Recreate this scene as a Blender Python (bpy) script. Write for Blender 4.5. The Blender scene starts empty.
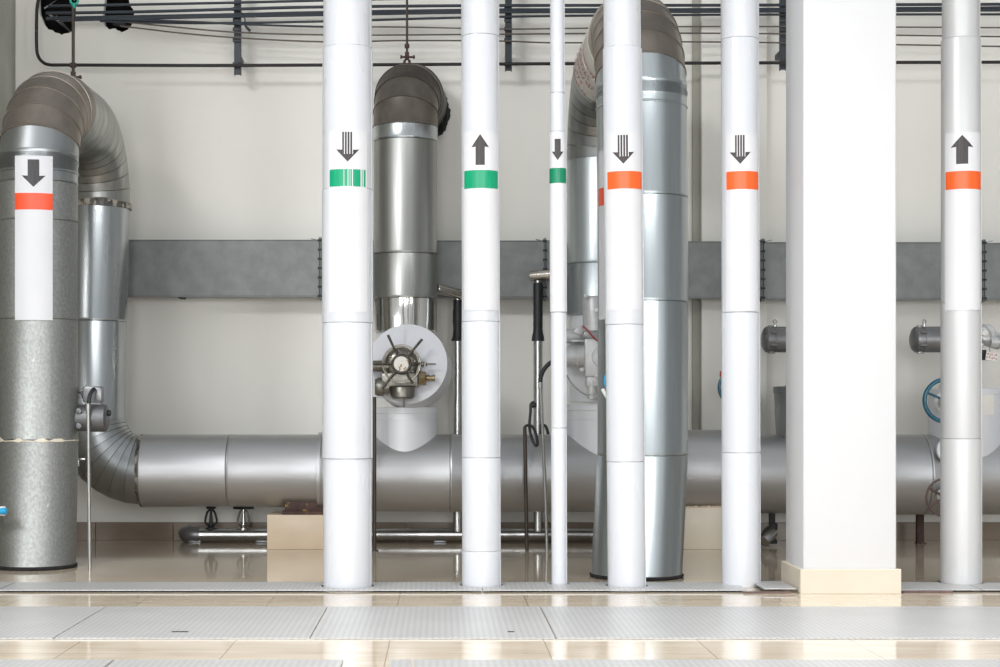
import bpy, bmesh, math, random
from mathutils import Vector, Matrix, noise

random.seed(7)
PI = math.pi
S = bpy.context.scene
COL = S.collection
F, VX, VY, H = 1600.0, 440.0, 408.0, 1.02     # focal (px), vanishing point (px), eye height (m)
YW = 12.36                                     # back wall distance


def at(x, y, Y):
    return Vector(((x - VX) * Y / F, Y, H - (y - VY) * Y / F))


def wx(x, Y):
    return (x - VX) * Y / F


def wz(y, Y):
    return H - (y - VY) * Y / F


# ------------------------------------------------------------------ materials
def mat(name, col, metal=0.0, rough=0.5, var=None, bump=None, coat=0.0, rvar=0.0, col2=None, spots=None, spec=0.5):
    """principled surface; var=(scale xyz, amount) mixes col -> col2 by noise; bump=(scale, strength); spots=(scale, lo, hi, colour)"""
    m = bpy.data.materials.new(name)
    m.use_nodes = True
    nt = m.node_tree
    nd, ln = nt.nodes, nt.links
    b = nd['Principled BSDF']
    b.inputs['Base Color'].default_value = (*col, 1)
    b.inputs['Metallic'].default_value = metal
    b.inputs['Roughness'].default_value = rough
    b.inputs['Coat Weight'].default_value = coat
    b.inputs['Coat Roughness'].default_value = 0.12
    b.inputs['Specular IOR Level'].default_value = spec
    tc = nd.new('ShaderNodeTexCoord')

    def nz(scale, detail=4.0, rough_=0.55):
        mp = nd.new('ShaderNodeMapping')
        sc = scale if isinstance(scale, (tuple, list)) else (scale,) * 3
        mp.inputs['Scale'].default_value = sc
        ln.new(tc.outputs['Object'], mp.inputs['Vector'])
        n = nd.new('ShaderNodeTexNoise')
        n.inputs['Scale'].default_value = 1.0
        n.inputs['Detail'].default_value = detail
        n.inputs['Roughness'].default_value = rough_
        ln.new(mp.outputs['Vector'], n.inputs['Vector'])
        return n.outputs['Fac']

    last = None
    if var:
        c2 = col2 if col2 else tuple(max(0, c * (1 - var[1])) for c in col)
        r = nd.new('ShaderNodeValToRGB')
        r.color_ramp.elements[0].position = 0.35
        r.color_ramp.elements[1].position = 0.68
        r.color_ramp.elements[0].color = (*c2, 1)
        r.color_ramp.elements[1].color = (*col, 1)
        f = nz(var[0])
        ln.new(f, r.inputs['Fac'])
        last = r.outputs['Color']
        if rvar:
            mr = nd.new('ShaderNodeMapRange')
            mr.inputs['From Min'].default_value = 0.3
            mr.inputs['From Max'].default_value = 0.7
            mr.inputs['To Min'].default_value = rough + rvar
            mr.inputs['To Max'].default_value = rough - rvar
            ln.new(f, mr.inputs['Value'])
            ln.new(mr.outputs['Result'], b.inputs['Roughness'])
    if spots:
        r2 = nd.new('ShaderNodeValToRGB')
        r2.color_ramp.elements[0].position = spots[1]
        r2.color_ramp.elements[1].position = spots[2]
        r2.color_ramp.elements[0].color = (0, 0, 0, 1)
        r2.color_ramp.elements[1].color = (1, 1, 1, 1)
        ln.new(nz(spots[0], 6.0, 0.6), r2.inputs['Fac'])
        mx = nd.new('ShaderNodeMix')
        mx.data_type = 'RGBA'
        ln.new(r2.outputs['Color'], mx.inputs['Factor'])
        if last:
            ln.new(last, mx.inputs['A'])
        else:
            mx.inputs['A'].default_value = (*col, 1)
        mx.inputs['B'].default_value = (*spots[3], 1)
        last = mx.outputs['Result']
    if last:
        ln.new(last, b.inputs['Base Color'])
    if bump:
        bp = nd.new('ShaderNodeBump')
        bp.inputs['Strength'].default_value = bump[1]
        bp.inputs['Distance'].default_value = 0.01
        ln.new(nz(bump[0], 3.0), bp.inputs['Height'])
        ln.new(bp.outputs['Normal'], b.inputs['Normal'])
    return m


M = {}
M['wall'] = mat('wall paint', (0.80, 0.782, 0.725), rough=0.75, var=((1.1, 1, 0.5), 0.07), bump=(30, 0.06),
                spots=((0.9, 1, 2.4), 0.66, 0.9, (0.70, 0.67, 0.59)))
M['wall_side'] = mat('rough side wall', (0.56, 0.55, 0.48), rough=0.85, var=((2, 2, 1), 0.3), bump=(9, 0.6))
M['hole_shade'] = mat('painted cavity shade', (0.02, 0.018, 0.018), rough=0.9, var=((5, 5, 5), 0.6))  # near-black colour stands in for the shade inside the openings
M['white_col'] = mat('column paint', (0.645, 0.645, 0.65), rough=0.6, var=((1.2, 1.2, 0.3), 0.03), bump=(22, 0.05),
                     spots=((9, 9, 0.5), 0.68, 0.80, (0.50, 0.565, 0.53)))
M['white_pipe'] = mat('white pipe jacket', (0.64, 0.655, 0.685), rough=0.28, var=((3, 3, 0.6), 0.025), rvar=0.04, coat=0.25)
M['grey_white_pipe'] = mat('greyed pipe jacket', (0.61, 0.61, 0.61), rough=0.36, var=((4, 4, 0.9), 0.07), rvar=0.05, metal=0.15)
M['vinyl'] = mat('white vinyl', (0.69, 0.69, 0.705), rough=0.25, var=((6, 6, 2), 0.02))
M['vinyl_old'] = mat('matte white vinyl', (0.66, 0.66, 0.68), rough=0.4, var=((6, 6, 3), 0.03))
M['ink'] = mat('black ink', (0.035, 0.03, 0.033), rough=0.4, var=((60, 60, 6), 0.5))
M['ink_brown'] = mat('brown black ink', (0.06, 0.045, 0.046), rough=0.45, var=((80, 80, 4), 0.5))
M['green'] = mat('green band', (0.0, 0.36, 0.17), rough=0.3, var=((90, 90, 3), 0.25))
M['dark_green'] = mat('deep green band', (0.0, 0.26, 0.12), rough=0.3, var=((90, 90, 3), 0.25))
M['orange'] = mat('orange band', (0.90, 0.13, 0.02), rough=0.3, var=((90, 90, 3), 0.14))
M['red'] = mat('red band', (0.90, 0.085, 0.02), rough=0.35, var=((60, 60, 3), 0.14))
M['galv'] = mat('galvanized cladding', (0.47, 0.49, 0.495), metal=1.0, rough=0.36, var=((5, 5, 1.1), 0.22), rvar=0.07, bump=(5, 0.10))
M['galv_rear'] = mat('bright galvanized cladding', (0.55, 0.58, 0.59), metal=1.0, rough=0.30, var=((7, 7, 0.5), 0.28), rvar=0.07, bump=(6, 0.07))
M['galv_pale'] = mat('pale bluish galvanized cladding', (0.60, 0.65, 0.665), metal=1.0, rough=0.34, var=((9, 9, 0.5), 0.25), rvar=0.08, bump=(5, 0.10),
                     spots=((16, 16, 1.6), 0.74, 0.78, (0.76, 0.77, 0.73)))
M['galv_matte'] = mat('weathered galvanized cladding', (0.40, 0.41, 0.395), metal=0.9, rough=0.52, var=((70, 70, 50), 0.20), rvar=0.04, bump=(60, 0.12),
                      spots=((30, 30, 8), 0.68, 0.74, (0.66, 0.67, 0.64)))
M['brown_gore'] = mat('taupe coated cladding', (0.30, 0.262, 0.225), metal=0.7, rough=0.40, var=((6, 6, 4), 0.28), rvar=0.06, bump=(8, 0.12),
                      spots=((14, 14, 5), 0.72, 0.76, (0.55, 0.52, 0.47)))
M['dark_gore'] = mat('sooty cladding', (0.085, 0.073, 0.06), metal=0.6, rough=0.45, var=((7, 7, 5), 0.4), bump=(9, 0.15))
M['soot_gore'] = mat('smoky cladding', (0.19, 0.165, 0.14), metal=0.75, rough=0.45, var=((7, 7, 5), 0.35), bump=(9, 0.12))
M['cream_clad'] = mat('cream coated cladding', (0.66, 0.635, 0.57), metal=0.1, rough=0.4, var=((5, 5, 2), 0.08))
M['dull_steel'] = mat('dull steel cladding', (0.36, 0.37, 0.36), metal=1.0, rough=0.36, var=((9, 9, 3), 0.25), bump=(6, 0.03))
M['steel_streak'] = mat('brushed steel cladding', (0.45, 0.45, 0.43), metal=1.0, rough=0.38, var=((16, 16, 0.6), 0.25), rvar=0.07, bump=(6, 0.03))
M['mirror_steel'] = mat('polished steel', (0.72, 0.70, 0.66), metal=1.0, rough=0.13, var=((14, 14, 0.4), 0.2), bump=(9, 0.14),
                        spots=((11, 11, 11), 0.70, 0.78, (0.42, 0.30, 0.2)))
M['header'] = mat('satin aluminium cladding', (0.54, 0.54, 0.545), metal=0.95, rough=0.46, var=((0.9, 5, 9), 0.10), rvar=0.05, bump=(40, 0.05))
M['tee'] = mat('pale grey cladding', (0.74, 0.75, 0.775), metal=0.2, rough=0.42, var=((5, 5, 2), 0.06), bump=(9, 0.05))
M['disc'] = mat('pale insulation cover', (0.60, 0.61, 0.64), metal=0.05, rough=0.5, var=((4, 4, 4), 0.07), bump=(12, 0.06),
                spots=((5, 5, 9), 0.68, 0.8, (0.62, 0.63, 0.66)))
M['duct'] = mat('grey galvanized duct', (0.225, 0.235, 0.228), metal=0.5, rough=0.55, var=((9, 9, 9), 0.2), bump=(50, 0.05),
                spots=((0.8, 4, 12), 0.66, 0.8, (0.18, 0.19, 0.185)))
M['cast'] = mat('cast steel', (0.27, 0.255, 0.22), metal=0.9, rough=0.34, var=((18, 18, 18), 0.35), bump=(40, 0.2), rvar=0.05)
M['cast_bright'] = mat('worn iron rim', (0.42, 0.39, 0.33), metal=0.9, rough=0.3, var=((20, 20, 20), 0.35))
M['grey_cast'] = mat('silver painted cast housing', (0.64, 0.645, 0.65), metal=0.35, rough=0.42, var=((20, 20, 20), 0.15), bump=(60, 0.08))
M['motor'] = mat('dark grey motor paint', (0.25, 0.25, 0.255), metal=0.7, rough=0.36, var=((14, 14, 14), 0.2))
M['wheel_iron'] = mat('dark olive iron', (0.085, 0.075, 0.06), metal=0.5, rough=0.4, var=((30, 30, 30), 0.5))
M['dark_motor'] = mat('dark grey actuator paint', (0.16, 0.16, 0.165), metal=0.6, rough=0.42, var=((14, 14, 14), 0.2))
M['black'] = mat('black rubber', (0.018, 0.019, 0.022), rough=0.5, var=((25, 25, 25), 0.4))
M['navy'] = mat('dark blue grey cable sheath', (0.028, 0.038, 0.05), rough=0.5, var=((3, 12, 12), 0.35))
M['bracket'] = mat('dark slate bracket', (0.026, 0.034, 0.042), rough=0.5, var=((6, 6, 3), 0.35))
M['rust_conduit'] = mat('dark conduit with scuffs', (0.026, 0.023, 0.022), rough=0.55, metal=0.2, var=((5, 5, 5), 0.4),
                        spots=((14, 30, 30), 0.70, 0.76, (0.30, 0.27, 0.2)))
M['wire'] = mat('brown wire', (0.12, 0.095, 0.08), rough=0.6, var=((8, 8, 8), 0.3))
M['brown_rod'] = mat('brown rod', (0.08, 0.062, 0.048), rough=0.45, metal=0.4, var=((9, 9, 3), 0.45))
M['rust'] = mat('rusty iron', (0.10, 0.055, 0.045), rough=0.7, metal=0.2, var=((14, 14, 9), 0.5), spots=((22, 22, 22), 0.60, 0.68, (0.40, 0.24, 0.09)))
M['rustwheel'] = mat('brown red handwheel iron', (0.17, 0.11, 0.10), rough=0.5, metal=0.3, var=((14, 14, 9), 0.4))
M['blue'] = mat('blue enamel', (0.0, 0.12, 0.20), rough=0.3, var=((12, 12, 12), 0.3), coat=0.4)
M['bright_blue'] = mat('bright blue plastic', (0.02, 0.34, 0.62), rough=0.35, var=((12, 12, 12), 0.2))
M['teal'] = mat('turquoise plastic', (0.0, 0.36, 0.28), rough=0.35, var=((12, 12, 12), 0.2))
M['brass'] = mat('brass', (0.34, 0.27, 0.16), metal=1.0, rough=0.33, var=((20, 20, 20), 0.3))
M['steel'] = mat('plain steel', (0.55, 0.55, 0.54), metal=1.0, rough=0.26, var=((9, 9, 2), 0.25))
M['warm_steel'] = mat('warm steel tube', (0.60, 0.56, 0.50), metal=1.0, rough=0.25, var=((9, 9, 9), 0.25))
M['conduit_metal'] = mat('grey metal conduit', (0.42, 0.42, 0.40), metal=0.8, rough=0.4, var=((9, 9, 2), 0.25))
M['button'] = mat('worn white cap', (0.72, 0.70, 0.64), rough=0.4, spots=((24, 24, 24), 0.56, 0.60, (0.30, 0.17, 0.04)))
M['block'] = mat('beige tile cladding', (0.66, 0.53, 0.38), rough=0.35, var=((3, 3, 5), 0.10), spots=((7, 7, 9), 0.68, 0.8, (0.50, 0.38, 0.26)))
M['plinth'] = mat('cream tile cladding', (0.66, 0.59, 0.48), rough=0.35, var=((2, 2, 5), 0.08), spots=((8, 8, 16), 0.66, 0.76, (0.62, 0.44, 0.26)))
M['pale_block'] = mat('cream tile block', (0.76, 0.68, 0.55), rough=0.35, var=((3, 3, 5), 0.08), spots=((7, 7, 9), 0.68, 0.8, (0.62, 0.52, 0.40)))
M['strip'] = mat('grey green strip', (0.40, 0.39, 0.335), rough=0.8, var=((3, 3, 1), 0.2))
M['skirt'] = mat('brown tile skirting', (0.22, 0.165, 0.112), rough=0.3, var=((2, 2, 8), 0.25))
M['paper'] = mat('white card', (0.80, 0.78, 0.73), rough=0.6, var=((9, 9, 9), 0.05))
M['red_ink'] = mat('red paint', (0.40, 0.035, 0.035), rough=0.6, var=((60, 60, 60), 0.3))
M['soot'] = mat('black fibrous insulation', (0.022, 0.02, 0.02), rough=0.95, var=((20, 20, 20), 0.5), bump=(40, 1.0))
M['ragged'] = mat('torn foil collar', (0.20, 0.19, 0.17), metal=0.6, rough=0.45, var=((20, 20, 20), 0.6), bump=(30, 0.8),
                  spots=((14, 14, 9), 0.5, 0.56, (0.55, 0.5, 0.42)))


def floor_material():
    m = bpy.data.materials.new('polished cream tiles')
    m.use_nodes = True
    nd, ln = m.node_tree.nodes, m.node_tree.links
    b = nd['Principled BSDF']
    tc = nd.new('ShaderNodeTexCoord')
    mp = nd.new('ShaderNodeMapping')
    mp.inputs['Location'].default_value = (0.22, 0.1, 0)
    ln.new(tc.outputs['Object'], mp.inputs['Vector'])
    br = nd.new('ShaderNodeTexBrick')
    br.offset = 0.0
    br.inputs['Scale'].default_value = 1.0
    br.inputs['Brick Width'].default_value = 0.675
    br.inputs['Row Height'].default_value = 0.675
    br.inputs['Mortar Size'].default_value = 0.0026
    br.inputs['Mortar Smooth'].default_value = 0.1
    br.inputs['Color1'].default_value = (0.63, 0.545, 0.435, 1)
    br.inputs['Color2'].default_value = (0.60, 0.515, 0.41, 1)
    br.inputs['Mortar'].default_value = (0.34, 0.28, 0.21, 1)
    ln.new(mp.outputs['Vector'], br.inputs['Vector'])
    m2 = nd.new('ShaderNodeMapping')
    m2.inputs['Scale'].default_value = (1.3, 6.5, 1)
    ln.new(tc.outputs['Object'], m2.inputs['Vector'])
    n = nd.new('ShaderNodeTexNoise')
    n.inputs['Scale'].default_value = 1.6
    n.inputs['Detail'].default_value = 7
    n.inputs['Roughness'].default_value = 0.62
    ln.new(m2.outputs['Vector'], n.inputs['Vector'])
    r = nd.new('ShaderNodeValToRGB')
    r.color_ramp.elements[0].position = 0.36
    r.color_ramp.elements[1].position = 0.62
    r.color_ramp.elements[0].color = (0.84, 0.81, 0.76, 1)
    r.color_ramp.elements[1].color = (1, 1, 1, 1)
    ln.new(n.outputs['Fac'], r.inputs['Fac'])
    mx = nd.new('ShaderNodeMix')
    mx.data_type = 'RGBA'
    mx.blend_type = 'MULTIPLY'
    mx.inputs['Factor'].default_value = 1.0
    ln.new(br.outputs['Color'], mx.inputs['A'])
    ln.new(r.outputs['Color'], mx.inputs['B'])
    ln.new(mx.outputs['Result'], b.inputs['Base Color'])
    b.inputs['Roughness'].default_value = 0.08
    b.inputs['Specular IOR Level'].default_value = 0.55
    b.inputs['Coat Weight'].default_value = 0.25
    b.inputs['Coat Roughness'].default_value = 0.05
    return m


def plate_material():
    m = bpy.data.materials.new('ribbed grey steel plate')
    m.use_nodes = True
    nd, ln = m.node_tree.nodes, m.node_tree.links
    b = nd['Principled BSDF']
    tc = nd.new('ShaderNodeTexCoord')
    w = nd.new('ShaderNodeTexWave')
    w.wave_type = 'BANDS'
    w.bands_direction = 'X'
    w.inputs['Scale'].default_value = 11.0
    w.inputs['Distortion'].default_value = 0.0
    ln.new(tc.outputs['Object'], w.inputs['Vector'])
    w2 = nd.new('ShaderNodeTexWave')
    w2.bands_direction = 'Y'
    w2.inputs['Scale'].default_value = 7.0
    ln.new(tc.outputs['Object'], w2.inputs['Vector'])
    n = nd.new('ShaderNodeTexNoise')
    n.inputs['Scale'].default_value = 3.0
    n.inputs['Detail'].default_value = 5
    ln.new(tc.outputs['Object'], n.inputs['Vector'])
    ad = nd.new('ShaderNodeMath')
    ad.operation = 'MULTIPLY_ADD'
    ln.new(w2.outputs['Fac'], ad.inputs[0])
    ad.inputs[1].default_value = 0.25
    ln.new(w.outputs['Fac'], ad.inputs[2])
    r = nd.new('ShaderNodeValToRGB')
    r.color_ramp.elements[0].color = (0.41, 0.41, 0.41, 1)
    r.color_ramp.elements[1].color = (0.50, 0.50, 0.50, 1)
    r.color_ramp.elements[1].position = 1.0
    ln.new(ad.outputs[0], r.inputs['Fac'])
    mx = nd.new('ShaderNodeMix')
    mx.data_type = 'RGBA'
    mx.blend_type = 'MULTIPLY'
    mx.inputs['Factor'].default_value = 0.2
    ln.new(r.outputs['Color'], mx.inputs['A'])
    ln.new(n.outputs['Fac'], mx.inputs['B'])
    ln.new(mx.outputs['Result'], b.inputs['Base Color'])
    bp = nd.new('ShaderNodeBump')
    bp.inputs['Strength'].default_value = 0.12
    bp.inputs['Distance'].default_value = 0.003
    ln.new(ad.outputs[0], bp.inputs['Height'])
    ln.new(bp.outputs['Normal'], b.inputs['Normal'])
    b.inputs['Metallic'].default_value = 0.25
    b.inputs['Roughness'].default_value = 0.36
    return m


M['floor'] = floor_material()
M['plate'] = plate_material()

# ------------------------------------------------------------------ mesh tools
OFF = {}


def frame(d):
    d = Vector(d).normalized()
    a = Vector((0, 0, 1)) if abs(d.z) < 0.9 else Vector((1, 0, 0))
    u = d.cross(a).normalized()
    return d, u, d.cross(u).normalized()


class MB:
    def __init__(self):
        self.bm = bmesh.new()

    def ring_strip(self, rings, closed=True):
        n = len(rings[0])
        vs = [[self.bm.verts.new(p) for p in r] for r in rings]
        for a, b in zip(vs, vs[1:]):
            for i in range(n if closed else n - 1):
                j = (i + 1) % n
                self.bm.faces.new((a[i], a[j], b[j], b[i]))
        return vs

    def lathe(self, o, d, prof, seg=32, cap=True):
        """prof: list of (t along d, radius)"""
        o = Vector(o)
        d, u, v = frame(d)
        rings = []
        for t, r in prof:
            r = max(r, 1e-4)
            rings.append([o + d * t + (u * math.cos(2 * PI * i / seg) + v * math.sin(2 * PI * i / seg)) * r for i in range(seg)])
        vs = self.ring_strip(rings)
        if cap:
            self.bm.faces.new(list(reversed(vs[0])))
            self.bm.faces.new(vs[-1])
        return self

    def rod(self, a, b, r, seg=16, r2=None, bev=0.0):
        a, b = Vector(a), Vector(b)
        L = (b - a).length
        r2 = r if r2 is None else r2
        if bev:
            prof = [(0, r - bev), (bev, r), (L - bev, r2), (L, r2 - bev)]
        else:
            prof = [(0, r), (L, r2)]
        return self.lathe(a, b - a, prof, seg)

    def tube(self, pts, r, seg=12, cap=True):
        pts = [Vector(p) for p in pts]
        n = len(pts)
        rr = r if isinstance(r, (list, tuple)) else [r] * n
        rings, u = [], None
        for i, p in enumerate(pts):
            t = ((pts[i + 1] - p).normalized() if i < n - 1 else Vector()) + ((p - pts[i - 1]).normalized() if i else Vector())
            t.normalize()
            if u is None:
                _, u, v = frame(t)
            else:
                u = (u - t * u.dot(t)).normalized()
                v = t.cross(u)
            rings.append([p + (u * math.cos(2 * PI * k / seg) + v * math.sin(2 * PI * k / seg)) * rr[i] for k in range(seg)])
        vs = self.ring_strip(rings)
        if cap:
            self.bm.faces.new(list(reversed(vs[0])))
            self.bm.faces.new(vs[-1])
        return self

    def gores(self, pts, r, seg=48, lip=0.0055, na=None, nb=None, gap=0.0):
        """sheet-metal elbow: straight mitred gores between the points, each lapping the next; r may be a list per point"""
        pts = [Vector(p) for p in pts]
        n = len(pts)
        rr = r if isinstance(r, (list, tuple)) else [r] * n
        dirs = [(pts[i + 1] - pts[i]).normalized() for i in range(n - 1)]
        u = frame(dirs[0])[1]
        for i, d in enumerate(dirs):
            u = (u - d * u.dot(d)).normalized()
            v = d.cross(u)
            n0 = (dirs[i - 1] + d).normalized() if i else (Vector(na) if na is not None else d)
            n1 = (d + dirs[i + 1]).normalized() if i < n - 2 else (Vector(nb) if nb is not None else d)

            def ring(p, nn, rad, shift):
                out = []
                for k in range(seg):
                    c = (u * math.cos(2 * PI * k / seg) + v * math.sin(2 * PI * k / seg)) * rad
                    out.append(p + c - d * (nn.dot(c) / nn.dot(d)) + d * shift)
                return out
            a, b = rr[i], rr[i + 1]
            if gap:
                self.ring_strip([ring(pts[i], n0, a - 0.012, gap), ring(pts[i], n0, a, gap), ring(pts[i + 1], n1, b, -gap), ring(pts[i + 1], n1, b - 0.012, -gap)])
                continue
            self.ring_strip([ring(pts[i], n0, a - lip, -0.004), ring(pts[i], n0, a + lip, -0.001), ring(pts[i], n0, a + lip, 0.005),
                             ring(pts[i], n0, a, 0.013), ring(pts[i + 1], n1, b, 0.0)])
        return self

    def torus(self, c, nrm, R, r, seg=40, rs=12, a0=0.0, a1=2 * PI):
        c = Vector(c)
        nrm, u, v = frame(nrm)
        full = abs(a1 - a0 - 2 * PI) < 1e-6
        cnt = seg if full else seg + 1
        rings = []
        for i in range(cnt):
            a = a0 + (a1 - a0) * i / seg
            e = u * math.cos(a) + v * math.sin(a)
            rings.append([c + e * (R + r * math.cos(2 * PI * k / rs)) + nrm * (r * math.sin(2 * PI * k / rs)) for k in range(rs)])
        if full:
            rings.append(rings[0])
        vs = self.ring_strip(rings)
        if full:
            bmesh.ops.remove_doubles(self.bm, verts=vs[0] + vs[-1], dist=1e-6)
        return self

    def box(self, c, size, rot=None, bev=0.0, seg=2):
        mtx = Matrix.Translation(Vector(c)) @ (rot.to_4x4() if rot else Matrix.Identity(4)) @ Matrix.Diagonal((*size, 1))
        g = bmesh.ops.create_cube(self.bm, size=1.0, matrix=mtx)
        if bev:
            es = list({e for v in g['verts'] for e in v.link_edges})
            bmesh.ops.bevel(self.bm, geom=es, offset=bev, segments=seg, affect='EDGES', profile=0.5)
        return self

    def prism(self, poly, d, holes=()):
        """planar outline (3-D points) with holes, extruded by vector d, closed"""
        d = Vector(d)
        loops = [[self.bm.verts.new(p) for p in lp] for lp in (poly, *holes)]
        es = []
        for lp in loops:
            for i in range(len(lp)):
                es.append(self.bm.edges.new((lp[i], lp[(i + 1) % len(lp)])))
        if holes:
            g = bmesh.ops.triangle_fill(self.bm, use_beauty=True, edges=es)
            faces = [f for f in g['geom'] if isinstance(f, bmesh.types.BMFace)]
        else:
            faces = [self.bm.faces.new(loops[0])]
        ex = bmesh.ops.extrude_face_region(self.bm, geom=faces, use_keep_orig=True)
        bmesh.ops.translate(self.bm, verts=[v for v in ex['geom'] if isinstance(v, bmesh.types.BMVert)], vec=d)
        return self

    def bolts(self, c, nrm, R, n, r=0.009, h=0.012, a0=0.0):
        nn, u, v = frame(nrm)
        for i in range(n):
            a = a0 + 2 * PI * i / n
            self.lathe(Vector(c) + (u * math.cos(a) + v * math.sin(a)) * R, nn, [(0, r), (h, r), (h + 0.002, r * 0.7)], 6)
        return self

    def build(self, name, m, parent=None, base=None, sharp=32):
        bmesh.ops.recalc_face_normals(self.bm, faces=self.bm.faces[:])
        for f in self.bm.faces:
            f.smooth = True
        if parent is not None:
            off = OFF[parent.name]
        elif base is not None:
            off = Vector(base)
        else:
            off = Vector((0, 0, 0))
        bmesh.ops.translate(self.bm, verts=self.bm.verts[:], vec=-off)
        me = bpy.data.meshes.new(name)
        self.bm.to_mesh(me)
        self.bm.free()
        me.set_sharp_from_angle(angle=math.radians(sharp))
        me.materials.append(M[m])
        o = bpy.data.objects.new(name, me)
        COL.objects.link(o)
        OFF[o.name] = off
        if parent is not None:
            o.parent = parent
        else:
            o.location = off
        return o


def tag(o, label, cat, group=None, kind=None):
    o['label'] = label
    o['category'] = cat
    if group:
        o['group'] = group
    if kind:
        o['kind'] = kind
    return o


def thing(name, base, label, cat, group=None):
    o = bpy.data.objects.new(name, None)
    o.empty_display_size = 0.1
    COL.objects.link(o)
    o.location = Vector(base)
    OFF[o.name] = Vector(base)
    return tag(o, label, cat, group)


def patch(mb, c, r, columns, lift):
    """curved patch on an upright cylinder about c=(x,y); columns: list of (theta, z0, z1) facing the eye; strips between successive pairs"""
    d = Vector((-c[0], -c[1])).normalized()
    rt = Vector((-d.y, d.x))
    R = r + lift
    prev = None
    for th, z0, z1 in columns:
        e = d * math.cos(th) + rt * math.sin(th)
        a = mb.bm.verts.new((c[0] + e.x * R, c[1] + e.y * R, z0))
        b = mb.bm.verts.new((c[0] + e.x * R, c[1] + e.y * R, z1))
        if prev:
            mb.bm.faces.new((prev[0], a, b, prev[1]))
        prev = (a, b)


def arc_deg(c, ax_a, ax_b, R, degs):
    return [Vector(c) + (Vector(ax_a) * math.cos(math.radians(a)) + Vector(ax_b) * math.sin(math.radians(a))) * R for a in degs]


def arc(c, p0, ax_a, ax_b, R, a0, a1, n):
    """points c + R*(cos a*ax_a + sin a*ax_b)"""
    return [Vector(c) + (Vector(ax_a) * math.cos(a0 + (a1 - a0) * i / n) + Vector(ax_b) * math.sin(a0 + (a1 - a0) * i / n)) * R for i in range(n + 1)]


def spline(pts, n=6):
    pts = [Vector(p) for p in pts]
    out = []
    for i in range(len(pts) - 1):
        p0, p1, p2, p3 = pts[max(i - 1, 0)], pts[i], pts[i + 1], pts[min(i + 2, len(pts) - 1)]
        for k in range(n):
            t = k / n
            out.append(0.5 * ((2 * p1) + (p2 - p0) * t + (2 * p0 - 5 * p1 + 4 * p2 - p3) * t * t + (3 * p1 - p0 - 3 * p2 + p3) * t ** 3))
    out.append(pts[-1])
    return out


# ------------------------------------------------------------------ the room
def struct(name, mb, m, label, cat, sharp=32):
    return tag(mb.build(name, m, sharp=sharp), label, cat, kind='structure')


XL = wx(17, YW)
mb = MB()
mb.box((1.9, 4.6, -0.1), (11.2, 15.6, 0.2))
struct('floor', mb, 'floor', 'polished cream tile floor under all the pipes', 'floor')


def jag(pts, a, seed):
    rnd = random.Random(seed)
    out = []
    for i, p in enumerate(pts):
        q = pts[(i + 1) % len(pts)]
        for k in range(3):
            t = k / 3
            out.append((p[0] + (q[0] - p[0]) * t + rnd.uniform(-a, a), p[1] + (q[1] - p[1]) * t + rnd.uniform(-a, a)))
    return out


hole_px = [jag([(38, -14), (39, 10), (43, 24), (52, 31), (62, 35), (72, 32), (75, 18), (77, -14)], 0.9, 1),
           jag([(106, -12), (104, 6), (103, 16), (104, 25), (109, 29), (116, 29), (121, 32), (128, 29), (132, 24), (134, 16), (133, 9), (129, 4), (127, -12)], 0.6, 2)]
holes = [[at(x, y, YW) for x, y in hp] for hp in hole_px]
mb = MB()
mb.prism([(XL - 0.25, YW, -0.05), (7.4, YW, -0.05), (7.4, YW, 5.2), (XL - 0.25, YW, 5.2)], (0, 0.06, 0), holes)
struct('wall_back', mb, 'wall', 'off-white painted wall behind all the pipes', 'wall')
mb = MB()
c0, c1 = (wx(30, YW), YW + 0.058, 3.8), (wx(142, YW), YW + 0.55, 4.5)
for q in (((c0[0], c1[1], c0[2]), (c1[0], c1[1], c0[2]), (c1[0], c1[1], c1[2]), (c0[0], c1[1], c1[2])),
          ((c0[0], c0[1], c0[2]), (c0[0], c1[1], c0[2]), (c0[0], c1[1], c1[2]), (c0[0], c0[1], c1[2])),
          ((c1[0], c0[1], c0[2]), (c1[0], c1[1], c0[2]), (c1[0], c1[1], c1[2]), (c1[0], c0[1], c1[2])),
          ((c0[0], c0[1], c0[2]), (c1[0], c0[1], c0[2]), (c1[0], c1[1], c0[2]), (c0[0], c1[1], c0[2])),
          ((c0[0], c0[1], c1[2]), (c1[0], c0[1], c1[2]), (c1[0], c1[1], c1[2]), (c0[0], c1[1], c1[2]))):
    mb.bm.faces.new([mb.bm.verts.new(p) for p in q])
struct('wall_cavity_back', mb, 'hole_shade', 'space painted shade-dark inside the two rough openings in the wall', 'wall')
mb = MB()
n = 26
g = []
for i in range(n + 1):
    row = []
    for k in range(11):
        y = YW - 3.4 * i / n
        row.append(Vector((XL + 0.02 * noise.noise((y * 2, k * 1.3, 0)) - 0.01, y, -0.05 + 5.25 * k / 10)))
    g.append(row)
mb.ring_strip(g, closed=False)
wl = struct('wall_left', mb, 'wall_side', 'rough grey-green plastered side wall meeting the back wall', 'wall')
sm = wl.modifiers.new('thick', 'SOLIDIFY')
sm.thickness = 0.2
sm.offset = 1.0
mb = MB()
mb.box((wx(732.5, YW), YW - 0.04, 2.55), (wx(765, YW) - wx(700, YW), 0.08, 5.3), bev=0.008)
struct('trim_1', mb, 'wall', 'shallow off-white pilaster on the back wall', 'pilaster')
mb = MB()
mb.box((wx(696, YW), YW - 0.012, 2.55), (wx(700, YW) - wx(692, YW), 0.024, 5.3), bev=0.002)  # thin upright strip, darker than the wall beside it
struct('trim_2', mb, 'strip', 'narrow grey-green strip along the pilaster edge', 'trim')
mb = MB()
bz = 0.139
x = XL + 0.01
while x < 7.0:
    mb.box((x + 0.3, YW - 0.01, bz / 2), (0.597, 0.02, bz), bev=0.002, seg=1)
    x += 0.6
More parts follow.
